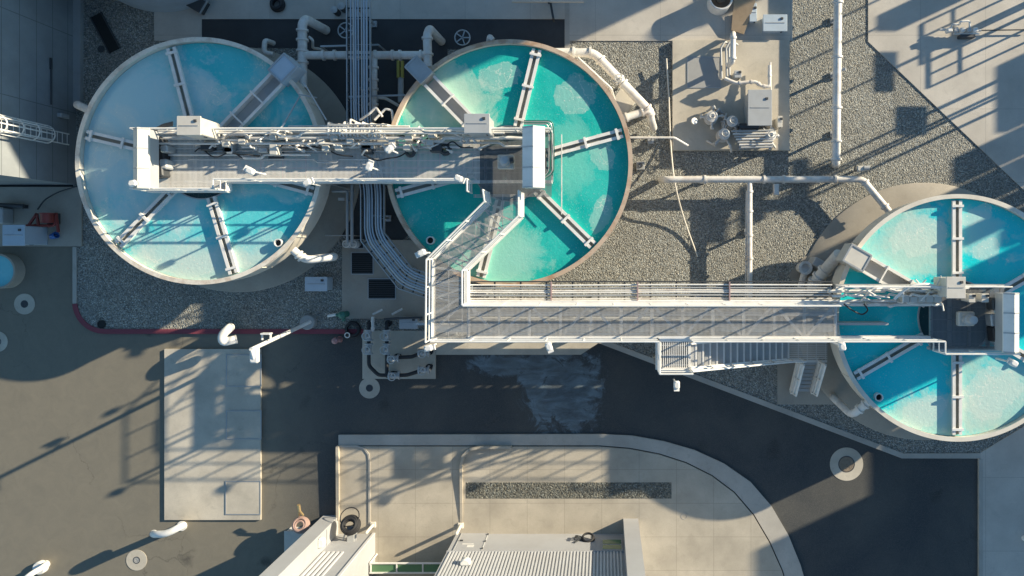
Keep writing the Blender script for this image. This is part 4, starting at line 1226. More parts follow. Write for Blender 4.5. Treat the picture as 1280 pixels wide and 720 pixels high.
# ---------------------------------------------------------------- cabinets and drives on the walkways
def hood(px0, px1, py0, py1, z0, h, label, mat=None):
    a, c = g(px0, py1, z0 + h), g(px1, py0, z0 + h)
    cx, cy = (a.x + c.x) / 2, (a.y + c.y) / 2; w, l = abs(c.x - a.x), abs(c.y - a.y)
    t = thing('control_cabinet', (cx, cy, z0), label, 'cabinet', 'hooded control cabinets on the tank walkways')
    b = MB(); b.box((cx, cy, z0 + h / 2), (w * .86, l * .97, h)); b.build('body', M['grey'], t)
    b = MB(); x0, x1 = cx - w / 2, cx + w / 2; ya, yb2 = cy - l / 2, cy + l / 2; r = .24
    b.add([(x0, ya, z0 + h), (cx, ya, z0 + h + r), (x1, ya, z0 + h), (x0, yb2, z0 + h), (cx, yb2, z0 + h + r), (x1, yb2, z0 + h),
           (x0, ya, z0 + h - .06), (x1, ya, z0 + h - .06), (x0, yb2, z0 + h - .06), (x1, yb2, z0 + h - .06)],
          [(0, 1, 4, 3), (1, 2, 5, 4), (0, 6, 7, 2, 1), (3, 4, 5, 9, 8), (0, 3, 8, 6), (2, 7, 9, 5), (6, 8, 9, 7)])
    hd = b.build('sloped_hood', mat or M['cream'], t)
    for f in (.0, .33, .67, 1.0):
        b = MB(); y = ya + .03 + (yb2 - ya - .06) * f
        b.bar((x0, y, z0 + h + .01), (cx, y, z0 + h + r + .01), .05, .02); b.bar((cx, y, z0 + h + r + .01), (x1, y, z0 + h + .01), .05, .02)
        b.build('seam_strip', M['steel'], hd)
    return t
hood(166.5, 186.5, 160, 236, 4.6, .7, 'long cream hooded cabinet at the left end of the tank bridge')
hood(653, 681, 158, 235, 4.6, .7, 'long white hooded cabinet at the right end of the tank bridge', M['white'])
hood(1254, 1274, 366, 441, 4.6, .7, 'long hooded cabinet at the far right end of the footbridge', M['white'])
def flat_box(px0, px1, py0, py1, z0, h, mat, label, name='junction_cabinet', legs=True):
    a, c = g(px0, py1, z0 + h), g(px1, py0, z0 + h)
    cx, cy = (a.x + c.x) / 2, (a.y + c.y) / 2; w, l = abs(c.x - a.x), abs(c.y - a.y)
    t = thing(name, (cx, cy, z0), label, 'cabinet')
    b = MB(); b.rbox((cx, cy, z0 + h / 2), (w * .92, l * .9, h - .04), 0, .03); b.build('body', mat, t)
    b = MB(); b.rbox((cx, cy, z0 + h - .015), (w, l, .05), 0, .012); b.build('lid', mat, t)
    b = MB(); b.rbox((cx, cy, z0 + h + .02), (w * .8, .03, .02), 0, .005); b.build('lid_seam', M['steel'], t)
    b = MB(); b.rbox((cx + w * .28, cy + l * .25, z0 + h + .03), (.12, .1, .05), 0, .01); b.build('vent', M['dark'], t)
    b = MB(); b.box((cx + w * .3, cy - l * .452, z0 + h * .55), (.04, .05, .2)); b.build('handle', M['dark'], t)
    return t
flat_box(221, 251, 145, 169, 4.3, 1.5, M['beige'], 'square beige cabinet roof standing on the left part of the tank bridge')
flat_box(580, 612, 142, 166.5, 4.3, 1.4, M['grey'], 'square grey cabinet standing on the right part of the tank bridge')
flat_box(1183, 1207, 346, 373, 4.2, 1.2, M['beige'], 'square pale cabinet at the upper rail of the drive platform on the turquoise tank')
flat_box(1211, 1219, 367, 378, 4.2, .7, M['beige'], 'small pale box beside the cabinet over the turquoise tank')
flat_box(1227, 1236, 367, 378, 4.2, .7, M['beige'], 'second small pale box at the right of the drive platform over the turquoise tank')
def drive(px, py, z, label):
    p = g(px, py, z); t = thing('drive_unit', p, label, 'motor', 'rake drive units on the platforms')
    b = MB(); b.rbox(p + Z * .12, (.66, .58, .24), 0, .04); b.build('base', M['beige'], t)
    b = MB(); b.lathe(p + Z * .24, [(.22, 0), (.22, .25), (.17, .3), (.17, .55), (.10, .6), (.001, .62)], 20); b.build('motor', M['grey'], t)
    b = MB(); b.cyl(p + Vector((.05, 0, .4)), p + Vector((.34, .05, .4)), .12); b.build('gearbox', M['dark'], t)
drive(633, 203, 4.22, 'dark motor on a pale base on the platform of the green teal tank')
drive(1205, 398, 4.12, 'dark motor on a pale base on the platform of the turquoise tank')
def console(px, py, z, label, ang=0.0, mat=None):
    p = g(px, py, z); t = thing('lamp_box', p, label, 'lamp', 'white floodlights on the walkway railings')
    b = MB(); b.cyl(p, p + Z * 1.15, .035); b.build('post', M['white'], t)
    b = MB(); b.rbox(p + Z * 1.3, (.32, .24, .2), ang, .05); b.build('housing', M['white'], t)
    b = MB(); d = Vector((math.cos(ang), math.sin(ang), 0)); b.bar(p + Z * 1.2, p + Z * 1.3 + d * .26, .22, .06); b.build('visor', M['white'], t)
console(192, 233, 4.2, 'white floodlight at the left corner of the tank bridge', .2)
console(332, 218, 4.2, 'white floodlight on the lower rail of the tank bridge over the left tank', 2.6)
console(400, 232, 4.2, 'white floodlight on the bridge rail at the left tank rim', .4)
console(474, 213, 4.2, 'white floodlight on the tank bridge above the conduit bundle', 1.2)
console(498, 192, 4.2, 'white floodlight at mid deck over the middle tank', .7)
console(581, 227, 4.2, 'white floodlight at the notch of the tank bridge railing', -.4)
console(537, 316, 4.1, 'white floodlight on the bend of the link walkway', 3.6)
console(545, 430, 4.1, 'white floodlight at the corner where link walkway meets the footbridge', .2)
console(689, 428, 4.1, 'white floodlight on the lower rail of the footbridge', -1.2)
console(1040, 428, 4.1, 'white floodlight where the footbridge meets the turquoise tank rim', 1.8)
console(1245, 448, 3.6, 'white floodlight on an arm above the turquoise water', 2.6)
console(842, 474, 3.3, 'white round floodlight hung below the stair landing', -1.57)
# ribbed machinery at the left end of the bridge
t = thing('rake_gearbox', g(200, 200, DK), 'dark machinery with grey cables behind the hooded cabinet on the left tank', 'machinery')
for (px, py, wx, wy, hh, mt) in ((194, 178, .5, .5, .5, 'dark'), (199, 196, .4, .7, .45, 'black'), (196, 214, .5, .5, .5, 'dark'), (205, 186, .3, .3, .6, 'steel'), (204, 205, .3, .4, .5, 'grey')):
    p = g(px, py, DK + hh); b = MB(); b.rbox((p.x, p.y, DK + hh / 2 + .03), (wx, wy, hh), .1, .05); b.build('casing', M[mt], t)
b = MB()
for k in range(4): b.tube([g(188 + k * 2, 172, DK + .5), g(192 + k * 2, 160 - k, DK + .6), g(216, 157 - k * 1.5, DK + .6)], .03, 8, .3)
b.build('cable', M['dark'], t)
t = thing('rake_gearbox', g(1245, 400, LZ), 'dark machinery beside the hooded cabinet on the turquoise tank', 'machinery')
for (px, py, wx, wy, hh, mt) in ((1246, 380, .35, .5, .5, 'dark'), (1244, 400, .35, .5, .45, 'steel'), (1247, 418, .35, .6, .5, 'black')):
    p = g(px, py, LZ + hh); b = MB(); b.rbox((p.x, p.y, LZ + hh / 2 + .03), (wx, wy, hh), .1, .05); b.build('casing', M[mt], t)
t = thing('cable_loops', g(688, 190, DK), 'green grey cables looping round the white hooded cabinet over the teal water', 'cables')
for k in range(4):
    b = MB(); r = 3 + k * 2.2
    b.tube([g(655, 155 - k * 1.4, DK + .3), g(682 + r * .9, 155 - k * 1.4, DK + .3), g(683 + r, 165, DK + .2), g(683 + r, 214 + k, DK), g(678, 222 + k, DK)], .025, 8, .35); b.build('cable', M['green' if k % 2 else 'steel'], t)
t = thing('hatch', g(346, 187, DK), 'dark open hatch in the tank bridge deck', 'hatch')
p = g(346, 194, DK); b = MB(); b.box((p.x, p.y, DK + .05), (.62, .3, .06)); b.build('frame', M['dark'], t)
p = g(342, 186, DK + .5); b = MB(); b.rbox((p.x, p.y, DK + .3), (.32, .5, .5), 0, .03); b.build('control_box', M['beige'], t)
t = thing('hose_reel', g(557, 187, DK), 'small dark hose coil with brass fitting on the tank bridge', 'hose')
p = g(557, 187, DK + .1); b = MB(); b.torus(p, .2, .06); b.torus(p + Z * .1, .17, .05); b.build('coil', M['dark'], t); b = MB(); b.cyl(p, p + Vector((-.3, .2, .1)), .05); b.build('nozzle', M['brass'], t)
t = thing('hose_reel', g(513, 190, DK), 'dark coiled cable beside the mid deck floodlight', 'hose')
p = g(513, 190, DK + .1); b = MB(); b.torus(p, .16, .07); b.build('coil', M['dark'], t)
# ---------------------------------------------------------------- tank fittings
def standpipe(px, py, label, r=.17):
    p = g(px, py, 3.3); t = thing('standpipe', (p.x, p.y, 3.0), label, 'pipe', 'open standpipes in the tanks')
    b = MB(); b.lathe((p.x, p.y, 3.0), [(r, 0), (r, .36), (r - .035, .36), (r - .035, .12)], 24); b.build('pipe_end', M['white'], t)
    b = MB(); b.lathe((p.x, p.y, 3.0), [(.001, .2), (r - .03, .2)], 24, smooth=False); b.build('bore', M['pit'], t)
standpipe(348, 303.5, 'open white standpipe in the water at the lower right of the left tank')
standpipe(538, 300.5, 'open standpipe in the dark teal water of the middle tank')
standpipe(1098.5, 496.5, 'open dark standpipe in the water of the turquoise tank')
pipe('overflow_pipe', 'white overflow elbow at the lower right wall of the left tank', 'pipe', [(366, 312, 3.1), (381, 325, 2.9), (418, 321, 2.3), (416, 320, .3)], .17, M['pipe'], [(0, .5), (0, .75)])
pipe('overflow_pipe', 'short grey overflow stub at the left wall of the left tank', 'pipe', [(112, 138, 2.9), (97, 131, 2.7), (100, 133, .2)], .17, M['pipe'])
pipe('overflow_pipe', 'grey overflow elbow at the lower left wall of the turquoise tank', 'pipe', [(1086, 502, 2.9), (1065, 519, 2.4), (1042, 497, 1.2), (1042, 496, .2)], .17, M['pipe'], [(0, .2), (0, .55)])
t = pipe('suction_pipe', 'large grey pipe sloping from the inlet box of the turquoise tank to the pump', 'pipe', [(1049, 318, 2.6), (1033, 336, 1.7), (1015, 357, 1.2), (1013, 362, .2)], .26, M['pipe'], [(1, .12), (1, .5), (1, .8)])
p = g(1007, 335, .9); t = thing('vertical_pump', (p.x, p.y, 0), 'grey upright pump casing on the footing left of the turquoise tank', 'pump')
b = MB(); b.lathe((p.x, p.y, 0), [(.24, .12), (.24, .8), (.31, .82), (.31, .92), (.2, .92), (.18, .75), (.001, .72)], 24); b.build('casing', M['pipe'], t)
b = MB(); b.tube([(p.x + .1, p.y - .1, .5), (p.x - .1, p.y - .9, .4)], .16, 12); b.build('outlet', M['pipe'], t)
b = MB(); b.rbox((p.x + .55, p.y + .22, .6), (.5, .4, .9), -.5, .04); b.build('motor_box', M['grey'], t)
t = pipe('thin_pipe', 'slim grey pipe pair dropping beside the left tank footing', 'pipe', [(415, 239, 1.6), (434, 239, 1.6), (434, 304, 1.6)], .06, M['grey'], seg=8)
t = pipe('thin_pipe', 'slim grey pipe dropping from the tank bridge to the manifold pad', 'pipe', [(440, 231, 1.6), (440, 304, 1.6)], .07, M['grey'], seg=8)
p = g(430, 262); t = thing('small_sign', g(427, 250), 'small pale plate fixed beside the left tank footing', 'plate')
b = MB(); q = g(427, 249, 1.2); b.box(q, (.28, .12, .1)); b.build('plate', M['white'], t); b = MB(); b.cyl((q.x, q.y, .1), q, .03); b.build('post', M['steel'], t)
# float gauges and thin cables over water
pipe('thin_pipe', 'thin pale line dropping from the bridge across the teal water', 'pipe', [(702, 168, 4.2), (702, 268, 3.5)], .02, M['pipe'], seg=6)
# bracing struts over the left tank
t = thing('brace_pole', g(366, 130, 3.5), 'thin steel brace poles leaning over the right part of the left tank', 'brace')
for a, c in (((375, 120, 3.5), (350, 163, 4.2)), ((380, 103, 3.5), (408, 150, 4.2)), ((373, 118, 3.6), (396, 122, 3.6))):
    b = MB(); b.bar(g(*a), g(*c), .05, .05); b.build('pole', M['steel'], t)

# ---------------------------------------------------------------- middle pad: hatches, boxes, backflow pipework
def plate(px0, px1, py0, py1, z, mat, label, name='cover_plate', cat='cover', th=.03, parts=None):
    a, c = g(px0, py1, z), g(px1, py0, z)
    t = thing(name, ((a.x + c.x) / 2, (a.y + c.y) / 2, z), label, cat)
    cx, cy, w, l = (a.x + c.x) / 2, (a.y + c.y) / 2, c.x - a.x, c.y - a.y
    b = MB(); b.box((cx, cy, z + th / 2 + .004), (w, l, th)); b.build('lid', mat, t)
    b = MB()
    for s in (-1, 1):
        b.box((cx, cy + s * (l / 2 + .02), z + .014), (w + .08, .04, .028)); b.box((cx + s * (w / 2 + .02), cy, z + .013), (.04, l, .028))
    b.build('frame', M['steel'], t)
    if mat is M['pit']:
        b = MB(); k = int(l / .09)
        for i in range(k): b.box((cx, cy - l / 2 + l * (i + .5) / k, z + th + .014), (w, .022, .02))
        b.build('grate_bars', M['dark'], t)
    return t
plate(440, 466, 316, 342, .16, M['pit'], 'large dark square hatch on the pad between the left tanks', 'floor_hatch', 'hatch')
plate(461, 494, 349, 373, .16, M['pit'], 'dark square hatch nearest the bent conduit bundle', 'floor_hatch', 'hatch')
plate(442, 454, 300, 310, .16, M['pit'], 'small dark square hatch below the two slim grey pipes', 'floor_hatch', 'hatch')
plate(284, 326, 444, 482, .10, M['pad'], 'square concrete lid at the top of the road pad', 'cover_plate', 'cover', .012)
plate(284, 326, 514, 548, .10, M['pad'], 'square concrete lid in the middle of the road pad', 'cover_plate', 'cover', .012)
plate(283, 325, 602, 642, .10, M['pad'], 'square concrete lid in the lower right corner of the road pad', 'cover_plate', 'cover', .012)
plate(860, 900, 72, 109, .30, M['plate'], 'large grey cover plate on the raised equipment pad', 'cover_plate', 'cover', .012)
flat_box(381, 409, 346, 364, 0.1, .8, M['bluebox'], 'pale blue box on the gravel below the left tank')
# two manifold valves below the slim pipes
for px in (434, 443):
    p = g(px, 305, .8); t = thing('gate_valve', (p.x, p.y, 0), 'white flanged valve at the foot of the left slim pipe' if px < 440 else 'white flanged valve at the foot of the right slim pipe', 'valve')
    b = MB(); b.lathe((p.x, p.y, .14), [(.10, 0), (.10, .4), (.19, .4), (.19, .5), (.12, .55), (.001, .6)], 16); b.build('body', M['grey'], t)
    b = MB(); b.torus((p.x, p.y, .95), .15, .025); b.bar((p.x - .15, p.y, .95), (p.x + .15, p.y, .95), .03, .03); b.build('handwheel', M['white'], t)
# railing by the manifold pad
t = thing('low_railing', g(430, 295), 'thin steel guard rail by the manifold pad', 'railing')
a = [g(418, 295, 0), g(451, 295, 0)]
b = MB(); b.rail([V3(a[0], .1), V3(a[1], .1)], 1.0, .8, .025, False); b.build('rail', M['steel'], t)
# backflow preventers
def hydr(pts, label, mat_a='black', z=.75):
    W = [g(p[0], p[1], z) for p in pts]
    t = thing('backflow_pipe', (W[0].x, W[0].y, .12), label, 'pipe', 'dark backflow pipes on the hydrant pad')
    b = MB(); b.tube(W, .085, 12, .15); b.build('pipe_run', M[mat_a], t)
    for i in (0, len(W) - 1):
        b = MB(); b.cyl((W[i].x, W[i].y, .12), W[i], .085); b.flange(W[i] - Z * .2, (0, 0, 1), .16); b.build('riser', M[mat_a], t)
    return t
t = hydr([(461, 405), (461, 457), (473, 469), (486, 469)], 'dark pipe along the left side of the hydrant pad bending at its corner')
t = hydr([(483.5, 405), (483.5, 469)], 'dark straight pipe in the middle of the hydrant pad')
t = hydr([(495, 447), (515, 446), (522, 443), (536, 440)], 'dark kinked pipe across the upper right of the hydrant pad')
t = hydr([(490, 469), (508, 469), (518, 466), (535, 460)], 'dark kinked pipe across the lower right of the hydrant pad')
def valve_set(px, py, label, z=.75, ang=0):
    p = g(px, py, z); t = thing('backflow_valve', (p.x, p.y, .12), label, 'valve')
    d = Vector((math.cos(ang), math.sin(ang), 0))
    b = MB(); b.cyl(p - d * .22, p + d * .22, .13); b.flange(p - d * .22, d, .19, .06); b.flange(p + d * .22, d, .19, .06); b.lathe(p, [(.12, 0), (.12, .2), (.07, .24), (.05, .4), (.001, .4)], 14); b.build('body', M['grey'], t)
    b = MB(); b.torus(p + Z * .42, .17, .022); b.bar(p + Z * .42 - d * .16, p + Z * .42 + d * .16, .03, .02); b.build('handwheel', M['steel'], t)
for px, py, a, lb in ((461, 419, 1.57, 'grey valve near the top of the left dark pipe'), (461, 436, 1.57, 'grey valve midway down the left dark pipe'),
                      (483.5, 419, 1.57, 'grey valve near the top of the middle dark pipe'), (483.5, 436, 1.57, 'grey valve midway down the middle dark pipe'),
                      (492, 448, 0, 'grey valve starting the upper right dark pipe'), (530, 441, 0, 'grey valve ending the upper right dark pipe'),
                      (493, 469, 0, 'grey valve at the lower corner of the hydrant pad'), (530, 462, 0, 'grey valve ending the lower right dark pipe')):
    valve_set(px, py, lb, ang=a)
t = pipe('thin_pipe', 'white upright pipe at the top of the hydrant pad', 'pipe', [(466, 396, .8), (466, 414, .8)], .07, M['pipe'], [(0, .3), (0, .8)])
t = pipe('thin_pipe', 'slim grey pipe from the hydrant pad to the link walkway', 'pipe', [(480, 399, .8), (495, 398, .8), (528, 397, .8)], .05, M['dark'], seg=8)
flat_box(499, 522, 396, 411, .1, .6, M['grey'], 'low grey box beneath the link walkway')
t = thing('wall_valve', g(497, 392), 'small white angle pipe on the manifold pad', 'valve')
b = MB(); b.tube([g(490, 393, .5), g(503, 386, .5)], .05, 8); b.tube([g(466, 393, .5), g(478, 387, .5)], .05, 8); b.build('pipe_run', M['pipe'], t)
# green hydrant with pale hose connection
p = g(435, 392); t = thing('fire_hydrant', p, 'dark green hydrant at the gravel edge beside the pad', 'hydrant')
b = MB(); b.lathe(p, [(.18, .09), (.14, .15), (.13, .7), (.17, .74), (.16, .85), (.06, .95), (.001, .97)], 20); b.build('barrel', M['green'], t)
b = MB(); b.cyl(p + Vector((-.1, 0, .55)), p + Vector((-.35, -.02, .55)), .08); b.cyl(p + Vector((0, -.1, .55)), p + Vector((0, -.3, .55)), .08); b.build('outlet', M['green'], t)
t = pipe('hose_connection', 'pale hose connection lying left of the green hydrant', 'hose', [(430, 393, .3), (420, 393, .3), (410, 395, .2)], .07, M['white'], [(0, .5)], seg=8)
p = g(442, 411, .12); t = thing('tyre_coil', p, 'black rubber coil lying on the red kerb', 'hose')
b = MB(); b.lathe(p, [(.24, .0), (.34, .02), (.38, .1), (.34, .2), (.24, .22), (.22, .11), (.24, 0)], 28); b.build('coil', M['black'], t)
b = MB(); q = g(434, 419, .5); b.torus(q, .11, .025); b.build('shackle', M['white'], t)
p = g(425, 424); t = thing('fire_hydrant', p, 'faded pink hydrant on the road below the red kerb', 'hydrant')
b = MB(); b.lathe(p, [(.15, 0), (.12, .06), (.11, .55), (.15, .6), (.13, .72), (.001, .8)], 18); b.build('barrel', M['pink'], t)
b = MB(); b.cyl(p + Vector((-.2, 0, .45)), p + Vector((.2, 0, .45)), .065); b.build('outlet', M['pink'], t)

# ---------------------------------------------------------------- road fittings
def manhole(px, py, r, ri, label, core='plate'):
    p = g(px, py); t = thing('manhole', p, label, 'manhole', 'round concrete manhole collars in the road')
    b = MB(); b.lathe((p.x, p.y, 0), [(ri, .0), (ri, .022), (r, .022), (r, .0)], 48, smooth=False); b.build('collar', M['pad'], t)
    b = MB(); b.lathe((p.x, p.y, 0), [(.001, .016), (ri * .3, .016), (ri * .34, .024), (ri * .44, .024), (ri * .48, .016), (ri * .72, .016), (ri * .76, .024), (ri * .86, .024), (ri * .9, .016), (ri - .015, .016)], 32, smooth=False)
    for k in range(8):
        a = k * math.pi / 4; b.bar((p.x + math.cos(a) * ri * .5, p.y + math.sin(a) * ri * .5, .019), (p.x + math.cos(a) * ri * .7, p.y + math.sin(a) * ri * .7, .019), .03, .012)
    b.build('lid', M[core], t)
    b = MB(); b.lathe((p.x, p.y, 0), [(ri - .02, .012), (ri - .02, .027), (ri + .015, .027), (ri + .015, .02)], 32, smooth=False); b.build('lid_frame', M['dark'], t)
    return t
manhole(31, 380, .48, .16, 'round concrete manhole collar in the shaded road at the left', 'dark')
manhole(-3, 427, .48, .17, 'round manhole collar cut off by the left edge')
manhole(171, 700, .48, .15, 'round manhole collar beside the bent white vent at the bottom left', 'plate')
manhole(1058, 580, .77, .37, 'large round manhole collar in the road below the turquoise tank', 'rusty')
manhole(462, 485, .48, .15, 'round manhole collar touching the corner of the hydrant pad', 'dark')
p = g(129, 405); t = thing('drain_grate', p, 'dark round drain inside the corner of the red kerb', 'drain')
b = MB(); b.lathe((p.x, p.y, .09), [(.001, .02), (.17, .02), (.19, .04), (.19, 0)], 24, smooth=False); b.build('lid', M['pit'], t)
p = g(855, 644); t = thing('drain_grate', p, 'thin round drain ring in the shaded pavement', 'drain')
b = MB(); b.lathe((p.x, p.y, .125), [(.12, .0), (.12, .012), (.15, .012), (.15, 0)], 24, smooth=False); b.build('ring', M['kerb'], t)
# candy-cane vents
def vent(pts, r, label):
    W = [g(*p) for p in pts]; t = thing('gooseneck_vent', (W[0].x, W[0].y, 0), label, 'vent', 'white gooseneck vents')
    b = MB(); b.tube(W, r, 16, .35, caps=False)
    b.build('neck', M['white'], t)
    b = MB(); d = (W[-1] - W[-2]).normalized(); b.flange(W[-1] - d * .03, d, r * 1.08, .06, 18); b.build('mouth', M['grey'], t)
    b = MB(); b.flange(W[0] + Z * .03, (0, 0, 1), r * 1.5, .06, 18); b.build('base_flange', M['white'], t)
vent([(228, 657, 0), (228, 657, 1.6), (208, 667.5, 1.75), (193, 668, 1.55), (192, 667, 1.0)], .15, 'white gooseneck vent standing below the road pad')
vent([(286, 410, 0), (288, 409, 1.15), (278, 418, 1.25), (278, 428, 1.25), (296, 424, .95)], .19, 'white gooseneck vent standing on the red kerb above the road pad')
vent([(58, 705, 0), (58, 705, .5), (52, 710, .7), (38, 718, 1.2), (26, 728, 1.2)], .12, 'white gooseneck vent on a round base in the bottom left corner')
p = g(53, 708); 
b = MB(); b.lathe((p.x, p.y, 0), [(.001, .26), (.26, .26), (.30, .2), (.30, 0)], 28); t = bpy.data.objects['gooseneck_vent.002']; b.build('round_base', M['white'], t)
# leaning lamp post beside the kerb
t = thing('street_lamp', g(388, 402), 'white leaning lamp post on a round base beside the red kerb', 'street lamp')
p = g(388, 402); b = MB(); b.lathe((p.x, p.y, 0), [(.001, .42), (.30, .42), (.34, .38), (.34, 0)], 32); b.build('base', M['plate'], t)
A = g(388, 402, .4); B = g(374, 409, .9); Cc = g(314, 437, 5.2)
b = MB(); b.tube([A, B, Cc], .085, 12, .2); b.build('post', M['white'], t)
b = MB(); D = g(318, 450, 5.0); b.tube([Cc, D], .07, 10); b.build('arm', M['white'], t)
b = MB(); b.rbox(g(318, 444, 5.0), (.34, .62, .16), 0, .05); b.build('lamp_head', M['white'], t)
b = MB(); q = g(333, 417, 4.0); b.box(q + Vector((0, 0, 0)), (.36, .06, .3)); b.box(q + Vector((-.17, -.12, 0)), (.05, .28, .08)); b.box(q + Vector((.17, -.12, 0)), (.05, .28, .08)); b.build('bracket', M['white'], t)
# bollards at the ramp
for px, py, lb in ((467.5, 654.5, 'cream square topped bollard by the recess, left one'), (576.5, 655.5, 'cream bollard at the corner of the ribbed wall')):
    p = g(px, py); t = thing('bollard', p, lb, 'bollard', 'cream bollards by the recessed doorway')
    b = MB(); b.rbox((p.x, p.y, .16), (.26, .26, .08)); b.build('base_plate', M['cream'], t)
    b = MB(); b.cyl(p, p + Z * 1.1, .075); b.build('post', M['cream'], t); b = MB(); b.lathe(p + Z * 1.1, [(.075, 0), (.05, .05), (.001, .07)], 14); b.build('cap', M['cream'], t)

# ---------------------------------------------------------------- hoses by the ribbed building
def coil(c, ax, Rr, r, n, mat, name, t):
    b = MB(); ax = Vector(ax).normalized()
    for k in range(n): b.torus(c + ax * (k - n / 2) * r * 1.6, Rr - (k % 2) * r * .9, r, axis=ax, seg=36)
    return b.build(name, mat, t)
p = g(375.5, 656, .9); t = thing('hose_coil', (p.x, p.y, .45), 'faded rose hose coil with brass nozzle on a white cabinet', 'hose')
coil(p, (.05, .5, 1), .32, .055, 4, M['rosehose'], 'coil', t); coil(p + Z * .1, (.05, .5, 1), .24, .05, 2, M['rosehose'], 'inner_coil', t)
b = MB(); q = g(375, 645, 1.0); b.tube([q + Vector((-.08, 0, -.1)), q + Vector((0, .3, .1))], .05, 8); b.tube([q + Vector((.1, 0, -.1)), q + Vector((0, .3, .1))], .05, 8); b.cyl(q + Vector((0, .25, .05)), q + Vector((0, .55, .15)), .07); b.build('nozzle', M['brass'], t)
p = g(368, 676, .5); t = thing('hose_cabinet', (p.x, p.y, 0), 'low white cabinet under the rose hose beside the projecting wall', 'cabinet')
b = MB(); b.rbox((p.x + .15, p.y, .28), (1.1, .9, .55), 0, .04); b.build('body', M['white'], t); b = MB(); b.rbox((p.x + .15, p.y, .575), (1.16, .96, .04), 0, .015); b.build('lid', M['beige'], t)
p = g(437.5, 655.5, 1.1); t = thing('hose_reel', (p.x, p.y, .12), 'black hose reel hanging by the left recess wall', 'hose')
coil(p, (.0, .75, 1), .38, .06, 4, M['black'], 'coil', t); coil(p + Z * .1, (.0, .75, 1), .29, .06, 3, M['black'], 'inner_coil', t)
b = MB(); b.torus(p + Vector((-.05, .3, -.1)), .42, .025, axis=(0, .75, 1)); b.build('loose_loop', M['black'], t)
b = MB(); b.bar(p + Vector((0, -.1, -.1)), Vector((p.x, yw, p.z - .1)), .3, .08); b.bar((p.x - .2, p.y - .2, p.z - .3), (p.x - .4, yw, p.z - .2), .06, .06); b.bar((p.x + .2, p.y - .2, p.z - .3), (p.x + .15, yw, p.z - .2), .1, .06); b.build('bracket', M['grey'], t)
p = Vector((g(735, 671, 1.0).x, yw + .14, .9)); t = thing('hose_reel', (p.x, p.y, .12), 'small black hose loop on the ribbed wall beside the slatted window', 'hose')
coil(p, (0, 1, .55), .27, .045, 2, M['black'], 'coil', t)
b = MB(); b.bar(p + Vector((-.3, -.1, .0)), p + Vector((-.5, .08, .1)), .1, .08); b.bar(p + Vector((-.45, -.1, .1)), p + Vector((-.6, -.1, .35)), .05, .05); b.tube([p + Vector((-.25, 0, 0)), p + Vector((-.55, 0, -.2)), p + Vector((-.6, 0, .2))], .04, 8); b.build('bracket', M['dark'], t)

# ---------------------------------------------------------------- equipment pads
# west pad
flat_box(3, 31, 281, 307, .16, 1.4, M['bluebox'], 'pale blue cabinet on the west equipment pad')
t = pipe('red_pipework', 'rusty red pipe frame on the west equipment pad', 'pipe', [(33, 282, .5), (68, 282, .5), (70, 268, .5)], .06, M['red'], [(0, .3), (0, .8)])
p = g(47, 277, .6); 
for a_, c_ in (((35, 283, .5), (46, 267, .5)), ((46, 267, .5), (48, 281, .5)), ((70, 266, .5), (73, 290, .5))):
    b = MB(); b.bar(g(*a_), g(*c_), .09, .09); b.build('brace', M['red'], t)
p = g(59, 273, .7); t2 = thing('red_pump', (p.x, p.y, .16), 'rusty round pump on the west equipment pad', 'pump')
b = MB(); b.cyl(p - Vector((0, .2, 0)), p + Vector((0, .2, 0)), .26, 18); b.flange(p + Vector((0, .22, 0)), (0, 1, 0), .3); b.build('casing', M['red'], t2)
b = MB(); b.box((p.x, p.y, .3), (.4, .5, .28)); b.build('base', M['dark'], t2)
p = g(74, 295); t = thing('blue_bucket', p, 'bright blue bucket lying on the edge of the west pad', 'bucket')
b = MB(); b.lathe((p.x, p.y, .34), [(.001, -.14), (.12, -.14), (.16, .16), (.13, .16), (.11, -.1), (.001, -.1)], 20, axis=(1, .3, .25)); b.build('pail', M['blue'], t)
b = MB(); b.torus((p.x - .05, p.y, .36), .15, .01, axis=(0, 1, .2)); b.build('handle', M['steel'], t)
t = pipe('thin_pipe', 'dark curved hose from the west pad towards the left tank', 'hose', [(47, 262, .3), (55, 250, .3), (72, 240, .3), (96, 233, .3)], .03, M['dark'], seg=8, bend=.8)
p = g(28, 258, .5); t = thing('dark_pump', (p.x, p.y, .16), 'long dark pump by the wall on the west pad', 'pump')
b = MB(); b.tube([g(-4, 256, .5), g(30, 258, .5)], .1, 10); b.build('barrel', M['dark'], t); b = MB(); b.rbox(g(3, 270, .5), (.5, .7, .6), 0, .04); b.build('motor', M['grey'], t)
b = MB(); b.box((p.x - .5, p.y, .25), (1.0, .15, .2)); b.build('base', M['dark'], t)
# dark long cover on the shaded gravel
p = g(134, 42); t = thing('trench_cover', p, 'long black rectangular trench opening set askew in the shaded gravel', 'trench')
ang = R(-62)
b = MB(); b.box((p.x, p.y, .12), (1.85, .5, .05), ang); b.build('lid', M['pit'], t)
d = Vector((math.cos(ang), math.sin(ang), 0)); n = Vector((-d.y, d.x, 0))
b = MB()
for s in (-1, 1): b.bar(p + n * s * .27 - d * .95 + Z * .13, p + n * s * .27 + d * .95 + Z * .13, .05, .09)
b.build('frame', M['dark'], t)
p = g(128, 62); t = thing('drain_grate', p, 'faint round lid beside the black trench', 'drain'); b = MB(); b.lathe((p.x, p.y, .09), [(.001, .02), (.15, .02), (.17, 0)], 20, smooth=False); b.build('lid', M['dark'], t)

